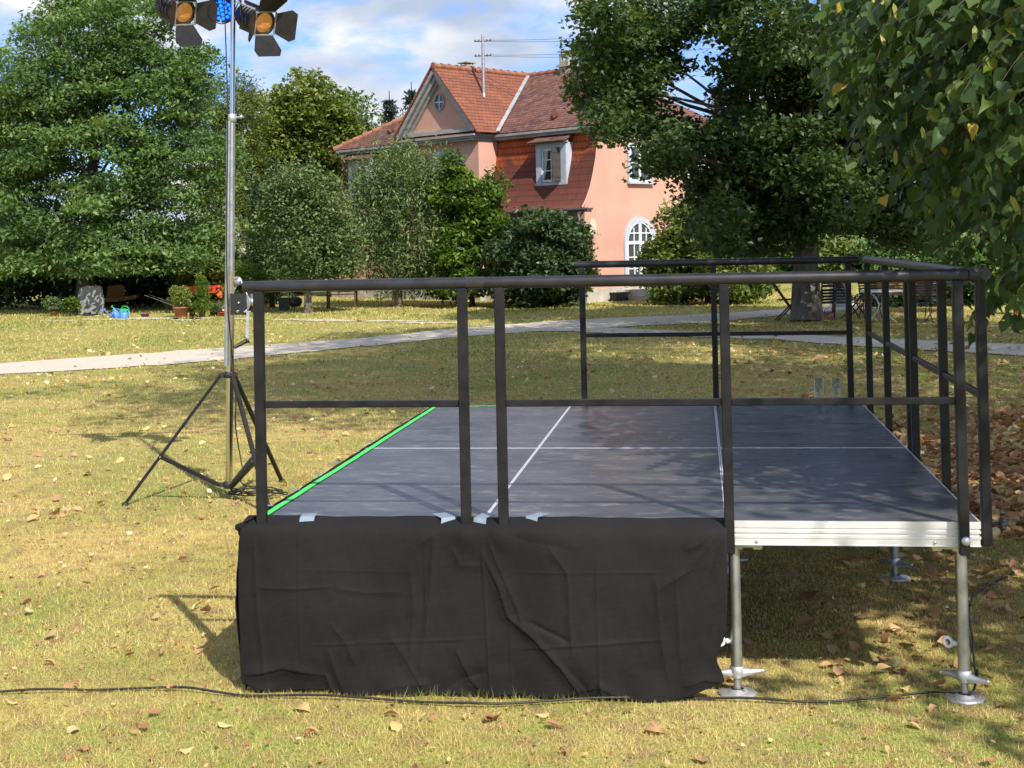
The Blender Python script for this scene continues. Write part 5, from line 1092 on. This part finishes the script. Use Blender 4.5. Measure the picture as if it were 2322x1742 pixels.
# hanging sprays in view: image-space region gives direction, each spray gets its own distance
sp = []; tw = MB()
bound = [(1785, -60), (1805, 60), (1815, 120), (1835, 200), (1905, 240), (1955, 330), (1985, 385), (2040, 450), (2078, 500), (2112, 560), (2145, 600), (2190, 640), (2215, 690)]
bv = np.array([b[1] for b in bound]); bu = np.array([b[0] for b in bound])
tries = 0
while len(sp) < 1150 and tries < 40000:
    tries += 1; v = rg.uniform(-120, 630); u = rg.uniform(1770, 2420); b = np.interp(v, bv, bu)+14*math.sin(v*.07)+9*math.sin(v*.19)
    if u < b+rg.exponential(10) or (v > 585 and u < 2150) or (v > 620 and u < 2190): continue
    if v > 280 and rg.random() < .35+.0008*(v-280): continue
    if v > 470 and u < 2150 and rg.random() < .5: continue
    f_ = min(1, max(0, (u-b)/380)); dist = rg.uniform(6.2, 10.8)-1.8*f_*rg.random()
    if v > 380 and u > 2120 and rg.random() < .4: dist = rg.uniform(5.2, 8.0)
    if (abs(u-2120) < 46 and abs(v-312) < 14) or (abs(u-2060) < 26 and abs(v-300) < 10) or (abs(u-1935) < 12 and abs(v-290) < 10): continue
    p = at(u*K, v*K, dist)
    if p[2] < 1.15: continue
    sp.append(p)
sp = np.array(sp); LPn = []; LF = []; LSz = []; LT = []; BR = []
for p in sp:
    ct = rg.normal(.45, .12); d0 = np.array([-.75, -.25, 0])+rg.normal(0, .35, 3); d0[2] = -abs(d0[2])*.4-.25; d0 /= np.linalg.norm(d0); Ls_ = rg.uniform(.3, .55); m_ = int(rg.integers(8, 14))
    side = np.cross(d0, [0, 0, 1.]); side /= np.linalg.norm(side)
    pts = [p-d0*Ls_*(.5-t)+np.array([0, 0, -.12*t*t]) for t in np.linspace(0, 1, 5)]; tw.tube(pts, [.0035, .003, .0025, .002, .001], 4, caps=False)
    for k in range(m_):
        t = (k+.5)/m_; q = p-d0*Ls_*(.5-t)+np.array([0, 0, -.12*t*t]); sg_ = 1 if k % 2 else -1
        hang = np.array([rg.normal(0, .25), rg.normal(0, .25), -rg.uniform(.3, 1.0)])+side*sg_*rg.uniform(.3, .9)+d0*.3; hang /= np.linalg.norm(hang)
        nrm = np.cross(hang, rg.normal(size=3)); up_ = np.array([-.1, -.5, .65])+rg.normal(0, .8, 3); nrm = up_-hang*np.dot(up_, hang); nrm /= np.linalg.norm(nrm); x = np.cross(hang, nrm)
        s_ = rg.uniform(.046, .084); LPn.append(q+hang*s_*.55); LF.append(np.stack([x, hang, nrm], 1)); LSz.append(s_); LT.append(ct+rg.normal(0, .12)+(.45 if rg.random() < .015 else 0))
    if rg.random() < .34:
        q = p-d0*Ls_*rg.uniform(-.4, .3); BR.append(q)
LPn = np.array(LPn); LF = np.array(LF); LSz = np.array(LSz); LT = np.array(LT); VV = []; FF = []; TT = []; off = 0
for i, (ca, cb_, ws) in enumerate(((1., 1., 1.), (1.9, .4, .9), (.3, 2.4, 1.05), (2.6, 1.8, .8))):
    Tm = [(x*ws, y, z*ca+cb_*(-.12*y*y)) for x, y, z in LH]; V, F_ = scatter(Tm, LHF, LPn[i::4], LF[i::4], LSz[i::4])
    VV.append(V); FF.append(F_+off); off += len(V); TT.append(np.repeat(np.clip(LT[i::4], 0, 1), 7))
npmesh('hanging_leaves', np.concatenate(VV)-np.array(NB), np.concatenate(FF), M['lindennear'], e, np.concatenate(TT), smooth=True)
BR = np.array(BR); n = len(BR); TBr = [(0, .5, 0), (.13, .25, .03), (.12, -.3, .05), (0, -.5, .1), (-.12, -.3, .05), (-.13, .25, .03)]
fr = rot_frames(n, 1.25, .25, rg); V, F_ = scatter([(x, -y, z) for x, y, z in TBr], [(0, 1, 2, 3), (0, 3, 4, 5)], BR+np.array([0, 0, -.04]), fr, rg.uniform(.06, .1, n)); V -= np.array(NB)
M['bract'] = leafmat('seed_bract', [(0, (.30, .36, .08)), (1, (.52, .48, .16))], .5, .4, .3)
npmesh('seed_bracts', V, F_, M['bract'], e, rg.random(n*2))['kind'] = 'stuff'
# limbs
mb = MB(); tips = [sp[i] for i in rg.choice(len(sp), 26, replace=False)]+[P_[i] for i in rg.choice(len(P_), 22, replace=False)]
branches(mb, NB, (8.4, 3.4, 10.5), .3, tips, 5)
mb.v = mb.v; mb.build('trunk', M['bark'], e); tw.build('twigs', M['bark'], e)['kind'] = 'stuff'
# ------------------------------------------------------------------ garden things
def lb(mb, name, m, par): return mb.build(name, m, par, origin=ZERO)
def foot(u, v): p = gp(u*K, v*K); return (float(p[0]), float(p[1]), 0.)
M['slab'] = mat('weathered_slab', (.30, .30, .28), .9, col2=(.17, .17, .16), scale=4, bump=.3, bscale=20)
M['browncush'] = mat('brown_cushion', (.25, .13, .035), .85, var=.25, scale=5)
M['greenpl'] = mat('green_plastic', (.03, .42, .10), .4, var=.08, scale=6); M['bluepl'] = mat('blue_plastic', (.10, .27, .72), .4, var=.08, scale=6)
M['purplepl'] = mat('purple_plastic', (.13, .02, .11), .4, var=.1, scale=6); M['redpl'] = mat('red_plastic', (.6, .05, .02), .45, var=.08, scale=6)
M['binblack'] = mat('black_plastic', (.02, .022, .026), .45, var=.2, scale=5); M['pinkpl'] = mat('pink_fabric', (.42, .22, .22), .8, var=.15, scale=6)
M['orangewood'] = mat('orange_wood', (.42, .16, .055), .7, var=.25, scale=4, stretch=(1, 1, 8)); M['navy'] = mat('navy_glaze', (.012, .016, .05), .3, var=.2, scale=5)
# upright slab against the trunk
e = empty('stone_slab', foot(196, 681), 'grey weathered slab standing upright against the left tree trunk', 'slab', None, YAW*-1)
mb = MB().prism([(-.35, -.03, 0), (.36, -.03, 0), (.38, .0, .45), (.29, .05, .84), (-.12, .05, .87), (-.33, .05, .80), (-.38, .0, .5)], (0, .09, 0)); lb(mb, 'slab', M['slab'], e)
# brown lounger
e = empty('garden_lounger', foot(258, 668), 'brown padded garden lounger with upright back right of the grey slab', 'lounger', None, -YAW)
lb(MB().prism([(-.42, .0, .30), (.14, .10, .30), (.12, .22, .72), (-.02, .26, .78), (-.42, .16, .74)], (-.02, .09, 0)), 'backrest', M['browncush'], e)
lb(MB().prism([(-.42, -.35, .26), (.10, -.45, .26), (.10, .1, .30), (-.42, .1, .30)], (0, 0, .1)), 'seat', M['browncush'], e)
lb(MB().prism([(.11, -.42, .26), (.62, -.30, .34), (.62, .12, .36), (.11, .1, .30)], (0, 0, .1)), 'leg_rest', M['browncush'], e)
for x, y in ((-.38, -.3), (-.38, .1), (.5, -.25), (.5, .08)): lb(MB().tube([(x, y, 0), (x, y, .29)], .018, 6), 'leg', M['iron'], e)
def pot(mb, c, r0, r1, h): mb.lathe([(0, 0), (r0, 0), (r1*.97, h*.85), (r1*1.06, h*.86), (r1*1.06, h), (r1*.9, h), (r1*.85, h*.8), (0, h*.8)], c, 18)
def potted(u, v, r0, r1, h, pm, lab, lobes_, lm, leaf, ncl, seed, name='potted_plant', cat='potted plant', **kw):
    b = foot(u, v); e = empty(name, b, lab, cat); mb = MB(); pot(mb, ZERO, r0, r1, h); lb(mb, 'pot', pm, e)
    V, F_, T_, P_ = foliage([(np.array(b)+np.array(c), np.array(r)) for c, r in lobes_], ncl, 26, leaf, .09, seed, zmin=h*.7, fill=.2, **kw)
    npmesh('foliage', V-np.array(b), F_, lm, e, T_)
    st2 = MB(); rg = np.random.default_rng(seed)
    for i in range(6): p = P_[rg.integers(len(P_))]-np.array(b); st2.tube([(0, 0, h*.7), (p[0]*.3, p[1]*.3, (p[2]+h)*.5), p], [.012, .008, .003], 5, caps=False)
    lb(st2, 'stem', M['barkpale'], e); return e
potted(391, 686, .16, .21, .30, M['terracotta'], 'large terracotta pot with a bushy light green plant by the pale path', [((0, 0, .55), (.33, .28, .26)), ((-.05, 0, .75), (.26, .22, .16))], M['leafB'], .06, 150, 101, tone0=.75)
potted(415, 684, .07, .09, .16, M['terracotta'], 'small terracotta pot between the large pot and the feathery plant', [((.05, 0, .26), (.14, .12, .12))], M['leafBright'], .05, 30, 102)
potted(436, 685, .08, .10, .14, M['barkpale'], 'tall feathery yellow green plant right of the terracotta pots', [((0, 0, .35), (.24, .2, .28)), ((.02, 0, .75), (.2, .18, .3)), ((0, 0, 1.05), (.12, .12, .16))], M['leafBright'], .07, 170, 103, templ=LN, tone0=.6)
potted(462, 683, .09, .11, .13, M['binblack'], 'black plastic pot with low grey green leaves left of the red pot', [((0, 0, .26), (.16, .14, .12))], M['leafGrey'], .06, 45, 104, templ=LN)
potted(478, 683, .08, .10, .12, M['redpl'], 'small bright red pot with trailing green leaves beside the light mast', [((0, 0, .24), (.16, .14, .12))], M['leafGrey'], .06, 45, 105, templ=LN)
potted(116, 683, .08, .11, .14, M['terracotta'], 'small orange pot with a thin green plant at the far left', [((0, 0, .35), (.22, .18, .22)), ((-.2, .1, .42), (.12, .1, .1))], M['leafGrey'], .07, 70, 106)
potted(152, 683, .10, .12, .04, M['slab'], 'young sapling with big bright leaves on a tray left of the slab', [((0, 0, .42), (.22, .2, .14)), ((.08, 0, .28), (.16, .15, .1))], M['leafBright'], .11, 60, 107)
potted(2312/K, 713/K, .12, .16, .2, M['terracotta'], 'terracotta pot with green plant at the far right edge', [((0, 0, .55), (.3, .25, .35))], M['leafA'], .1, 90, 108)
e = empty('doormat', foot(192, 682), 'dark crumpled mat lying in front of the grey slab', 'mat'); lb(MB().prism([(-.2, -.1, .0), (.22, -.12, .0), (.28, .12, .0), (-.14, .15, .0)], (0, 0, .05)).prism([(-.16, -.05, .05), (.0, -.06, .05), (.02, .08, .05), (-.12, .1, .05)], (.02, 0, .04)), 'mat', M['binblack'], e)
def watering_can(u, v, m, lab, rz):
    e = empty('watering_can', foot(u, v), lab, 'watering can', 'watering cans by the pale path', rz)
    bd = MB().lathe([(0, 0), (.10, 0), (.115, .03), (.11, .15), (.075, .2), (.07, .19), (.0, .19)], ZERO, 18); lb(bd, 'body', m, e)
    lb(MB().tube([(-.09, 0, .05), (-.2, 0, .13), (-.30, 0, .24)], [.028, .018, .014], 10), 'spout', m, e)
    lb(MB().lathe([(.014, 0), (.045, .04), (.04, .045), (0, .05)], (-.30, 0, .24), 12, Matrix.Rotation(R(-50), 3, 'Y')), 'rose', m, e)
    lb(MB().tube([(.09, 0, .05), (.16, 0, .09), (.17, 0, .19), (.10, 0, .26), (.0, 0, .26), (-.05, 0, .19)], .014, 8), 'handle', m, e)
watering_can(266, 681, M['greenpl'], 'green watering can standing behind the blue ones', .15); watering_can(268, 689, M['bluepl'], 'right blue watering can with its spout pointing left', -.2); watering_can(249, 688, M['bluepl'], 'left blue watering can, half hidden behind its twin', .9)
e = empty('bowl', foot(313, 685), 'shallow purple plastic bowl lying on the far lawn', 'bowl'); lb(MB().lathe([(0, 0), (.09, 0), (.125, .10), (.132, .10), (.128, .085), (.09, .012), (0, .012)], ZERO, 18), 'bowl', M['purplepl'], e)
# table with striped cloth
cl = bpy.data.materials.new('striped_cloth'); cl.use_nodes = True; t = cl.node_tree; c_ = t.nodes.new('ShaderNodeTexCoord'); s_ = t.nodes.new('ShaderNodeSeparateXYZ'); t.links.new(c_.outputs['Object'], s_.inputs[0])
m1 = t.nodes.new('ShaderNodeMath'); m1.operation = 'MULTIPLY_ADD'; m1.inputs[1].default_value = 1.15; m1.inputs[2].default_value = .45; t.links.new(s_.outputs[0], m1.inputs[0]); m2 = t.nodes.new('ShaderNodeMath'); m2.operation = 'FRACT'; t.links.new(m1.outputs[0], m2.inputs[0])
r_ = t.nodes.new('ShaderNodeValToRGB'); r_.color_ramp.interpolation = 'CONSTANT'; el = r_.color_ramp.elements
for p_, c in ((.2, (.75, .16, .03)), (.4, (.85, .42, .08)), (.62, (.8, .25, .04)), (.8, (.42, .02, .02))): k = el.new(p_); k.color = (*c, 1)
el[0].color = (.55, .05, .02, 1); el[-1].color = (.5, .04, .03, 1); t.links.new(m2.outputs[0], r_.inputs[0]); t.links.new(r_.outputs[0], t.nodes['Principled BSDF'].inputs['Base Color']); t.nodes['Principled BSDF'].inputs['Roughness'].default_value = .85
tb_ = foot(432, 668); e = empty('garden_table', tb_, 'long garden table under the orange striped cloth behind the potted plants', 'table', None, -YAW)
lb(MB().box((0, 0, .71), (1.5, .8, .04)), 'tabletop', M['wood'], e)
for x in (-.66, .66):
    for y in (-.32, .32): lb(MB().box((x, y, .345), (.06, .06, .69)), 'leg', M['wood'], e)
e = empty('tablecloth', tb_, 'orange and red striped cloth draped over the garden table', 'tablecloth', None, -YAW)
mb = MB(); nn = 60
loop = []
for i in range(nn):
    q = i/nn*4; 
    if q < 1: p = (-.77+1.54*q, -.42)
    elif q < 2: p = (.77, -.42+.84*(q-1))
    elif q < 3: p = (.77-1.54*(q-2), .42)
    else: p = (-.77, .42-.84*(q-3))
    loop.append(p)
v0 = [(x, y, .737) for x, y in loop]; v1 = [(x*1.01+.008*math.sin(i*1.3), y*1.02+.012*math.sin(i*1.7), .50-.02*math.sin(i*.9)-(.12 if i in (15, 14, 45) else 0)) for i, (x, y) in enumerate(loop)]
mb.add(v0+v1, [tuple(range(nn))]+[(i, nn+i, nn+(i+1) % nn, (i+1) % nn) for i in range(nn)], False); lb(mb, 'cloth', cl, e)
e = empty('dish', (tb_[0]+.45, tb_[1], .745), 'small dark covered dish on the orange tablecloth', 'dish'); lb(MB().lathe([(0, 0), (.10, 0), (.13, .05), (.09, .09), (.02, .1), (.02, .12), (0, .12)], ZERO, 14), 'dish', M['iron'], e)
# wheelbarrow
e = empty('wheelbarrow', foot(372, 676), 'dark metal wheelbarrow behind the large terracotta pot', 'wheelbarrow', None, -YAW)
lb(MB().prism([(-.28, -.25, .40), (.30, -.25, .36), (.22, -.18, .20), (-.16, -.18, .22)], (0, .5, 0)), 'tray', M['iron'], e)
for y in (-.24, .24): lb(MB().tube([(-.75, y, .55), (-.35, y, .40), (.1, y, .22), (.45, y*.3, .18)], .012, 6), 'handle', M['greydark'], e); lb(MB().tube([(-.1, y*.8, .24), (-.14, y*.8, 0)], .014, 6), 'leg', M['iron'], e)
lb(MB().lathe([(.06, -.02), (.17, -.035), (.18, 0), (.17, .035), (.06, .02)], (.46, 0, .18), 18, Matrix.Rotation(R(90), 3, 'X')), 'wheel', M['rubber'], e)
# bins and bench under the shrubs
e = empty('kettle_barbecue', foot(638, 672), 'black round lidded barbecue left of the pale forked trunk', 'barbecue')
lb(MB().lathe([(0, .12), (.15, .14), (.2, .25), (.2, .27)], ZERO, 18), 'bowl', M['binblack'], e); lb(MB().lathe([(.205, .27), (.19, .36), (.1, .42), (.02, .43), (.02, .46), (0, .46)], ZERO, 18), 'lid', M['binblack'], e)
for a in (0, 2.1, 4.2): lb(MB().tube([(.1*math.cos(a), .1*math.sin(a), .16), (.17*math.cos(a), .17*math.sin(a), 0)], .012, 6), 'leg', M['iron'], e)
e = empty('compost_bin', foot(614, 671), 'dark green plastic bin left of the barbecue', 'bin'); lb(MB().prism([(-.13, -.13, 0), (.13, -.13, 0), (.13, .13, 0), (-.13, .13, 0)], (0, 0, .36)), 'body', mat('dark_green_plastic', (.02, .06, .035), .5), e); lb(MB().box((0, 0, .375), (.29, .29, .03), bevel=.008), 'lid', M['binblack'], e)
def slat_bench(u, v, w_, m, lab, rz, lattice=False, h=.86):
    e = empty('garden_bench', foot(u, v), lab, 'bench', None, rz)
    for x in (-w_/2+.04, w_/2-.04):
        for y in (-.22, .22): lb(MB().box((x, y, .2 if y < 0 else h/2), (.05, .05, .4 if y < 0 else h)), 'leg', m, e)
        lb(MB().box((x, -.02, .60), (.05, .46, .04)).box((x, -.22, .5), (.045, .045, .18)), 'armrest', m, e)
    s_ = MB()
    for k in range(5): s_.box((0, -.2+.1*k, .41), (w_-.02, .075, .025))
    lb(s_, 'seat', m, e); b = MB()
    b.box((0, .235, h-.03), (w_, .03, .06)).box((0, .235, .5), (w_-.06, .03, .05))
    if lattice:
        n = 15
        for i in range(n):
            x = -w_/2+.05+(w_-.1)*i/n
            b.bar((x, .235, .53), (min(w_/2-.04, x+.28), .235, h-.06), .02, .012, up=(0, 1, 0)); b.bar((x+.06, .225, h-.06), (min(w_/2-.04, x+.34), .225, .53), .02, .012, up=(0, 1, 0))
    else:
        for k in range(4): b.box((0, .236, .55+.07*k), (w_-.06, .02, .05))
    lb(b, 'backrest', m, e); return e
slat_bench(739, 665, .92, M['wood'], 'dark brown bench with lattice back under the shrub trees', -YAW, True, .66)
slat_bench(1955, 672, 1.9, M['orangewood'], 'orange brown slatted wooden bench behind the white round table', -YAW)
e = empty('planter', foot(1336, 650), 'black rectangular tub standing by the villa plinth', 'planter', None, TH); lb(MB().prism([(-.30, -.15, 0), (.30, -.15, 0), (.30, .15, 0), (-.30, .15, 0)], (0, 0, .22)).box((0, 0, .25), (.70, .38, .05), bevel=.01), 'tub', M['binblack'], e)
# folding chairs
def folding_chair(loc, rz, lab, group='folding chairs round the big trunk'):
    e = empty('folding_chair', loc, lab, 'chair', group, rz)      # faces +x
    for y in (-.20, .20):
        lb(MB().bar((.24, y, .0), (-.27, y*.98, .82), .028, .018, up=(0, 1, 0)), 'back_leg', M['greywood'], e); lb(MB().bar((-.22, y*.85, .0), (.20, y*.85, .44), .028, .018, up=(0, 1, 0)), 'front_leg', M['greywood'], e)
    s_ = MB()
    for k in range(6): s_.box((-.14+.075*k, 0, .445+.004*k), (.06, .42, .018))
    lb(s_, 'seat', M['greywood'], e); b = MB()
    for k in range(3): b.box((-.212-.028*k, 0, .66+.068*k), (.018, .43, .056), Matrix.Rotation(R(-28), 3, 'Y'))
    lb(b, 'backrest', M['greywood'], e); return e
fc = folding_chair(foot(1700, 692), .05, 'dark wooden folding chair left of the big trunk, facing it')
fc.scale = (1.12, 1.12, 1.04)
def chair_copy(src, loc, rz, lab):
    c = copy_tree(src); c.location = loc; c.rotation_euler = (0, 0, rz); c['label'] = lab; return c
chair_copy(fc, foot(1842, 693), .25, 'dark wooden folding chair right of the big trunk by the white table')
def folded(loc, rz, lab, lean):
    e = empty('folded_chair', loc, lab, 'chair', 'folded chairs leaning on the big trunk', rz)
    q = Matrix.Rotation(lean, 3, 'X')
    def L2(mb): mb.v = [tuple(q @ Vector(p)) for p in mb.v]; return mb
    for x in (-.19, .19): lb(L2(MB().box((x, 0, .44), (.03, .02, .88))), 'side_rail', M['greywood'], e); lb(L2(MB().box((x*.8, .025, .36), (.028, .02, .66))), 'leg', M['greywood'], e)
    s_ = MB()
    for k in range(5): s_.box((0, .0, .38+.07*k), (.36, .016, .055))
    lb(L2(s_), 'seat', M['greywood'], e); s_ = MB()
    for k in range(2): s_.box((0, -.0, .76+.07*k), (.36, .016, .055))
    lb(L2(s_), 'backrest', M['greywood'], e)
f1 = foot(1786, 689); folded(f1, .5, 'folded dark chair leaning directly against the right side of the big trunk', .14); folded((f1[0]+.28, f1[1]-.05, 0), .35, 'second folded dark chair leaning outermost beside the big trunk', .16)
e = empty('bucket', foot(1790, 690), 'small pinkish bucket at the foot of the folded chairs', 'bucket'); lb(MB().lathe([(0, 0), (.09, 0), (.11, .16), (.10, .16), (.085, .02), (0, .02)], ZERO, 14), 'body', M['pinkpl'], e); lb(MB().tube([(-.1, 0, .16), (-.08, 0, .24), (0, 0, .27), (.08, 0, .24), (.1, 0, .16)], .006, 5), 'handle', M['iron'], e)
# round white table
e = empty('garden_table', foot(1905, 698), 'round white metal table with curved legs in the shade', 'table')
lb(MB().lathe([(0, .70), (.44, .70), (.45, .685), (.45, .665), (.43, .67), (0, .675)], ZERO, 32), 'tabletop', M['white'], e)
for k in range(3):
    a = k*2.094+.5; d = lambda r, z: (r*math.cos(a), r*math.sin(a), z)
    lb(MB().tube([d(.38, 0), d(.25, .08), d(.10, .25), d(.06, .40), d(.14, .56), d(.30, .67)], .016, 7), 'leg', M['white'], e)
e = empty('planter', foot(2136, 681), 'dark navy glazed tub under the hanging linden branches', 'planter'); lb(MB().lathe([(0, 0), (.12, 0), (.19, .17), (.17, .17), (.11, .03), (0, .03)], ZERO, 18), 'tub', M['navy'], e)
# iron chairs by the table
def iron_chair(loc, rz, lab):
    e = empty('iron_chair', loc, lab, 'chair', 'dark iron chairs beside the white table', rz)
    s_ = MB()
    for k in range(7): s_.box((0, -.18+.06*k, .43), (.44, .04, .012))
    lb(s_, 'seat', M['greywood'], e)
    for x in (-.2, .2):
        lb(MB().tube([(x, -.26, 0), (x*.9, -.12, .2), (x*.9, -.05, .42)], .012, 6), 'leg', M['iron'], e); lb(MB().tube([(x, .30, 0), (x*.9, .14, .2), (x*.9, .16, .42), (x, .27, .88)], .012, 6), 'leg', M['iron'], e)
        lb(MB().tube([(x*1.05, .24, .66), (x*1.1, -.1, .66), (x*1.05, -.18, .43)], .012, 6), 'armrest', M['iron'], e)
    b = MB()
    for k in range(7): b.box((0, .19+.017*k, .50+.057*k), (.42, .012, .036))
    lb(b, 'backrest', M['greywood'], e); return e
ic = iron_chair(foot(1985, 698), -.5, 'left dark iron armchair right of the white table'); chair_copy(ic, foot(2036, 694), .6, 'right dark iron armchair nearest the hanging branches')
chair_copy(ic, (foot(1885, 690)[0], foot(1885, 690)[1]+.4, 0), .1, 'dark iron armchair half hidden behind the white table')
e = empty('garden_cabinet', foot(1812, 668), 'white louvred cabinet in the sun behind the folded chairs', 'cabinet', None, -YAW)
lb(MB().box((0, 0, .30), (.42, .3, .60)), 'body', M['white'], e); lb(MB().box((0, 0, .64), (.50, .38, .06)), 'top', M['white'], e); s_ = MB()
for k in range(6): s_.box((0, -.16, .10+.085*k), (.36, .02, .05), Matrix.Rotation(R(25), 3, 'X'))
lb(s_, 'louvres', M['bluegrey'], e)
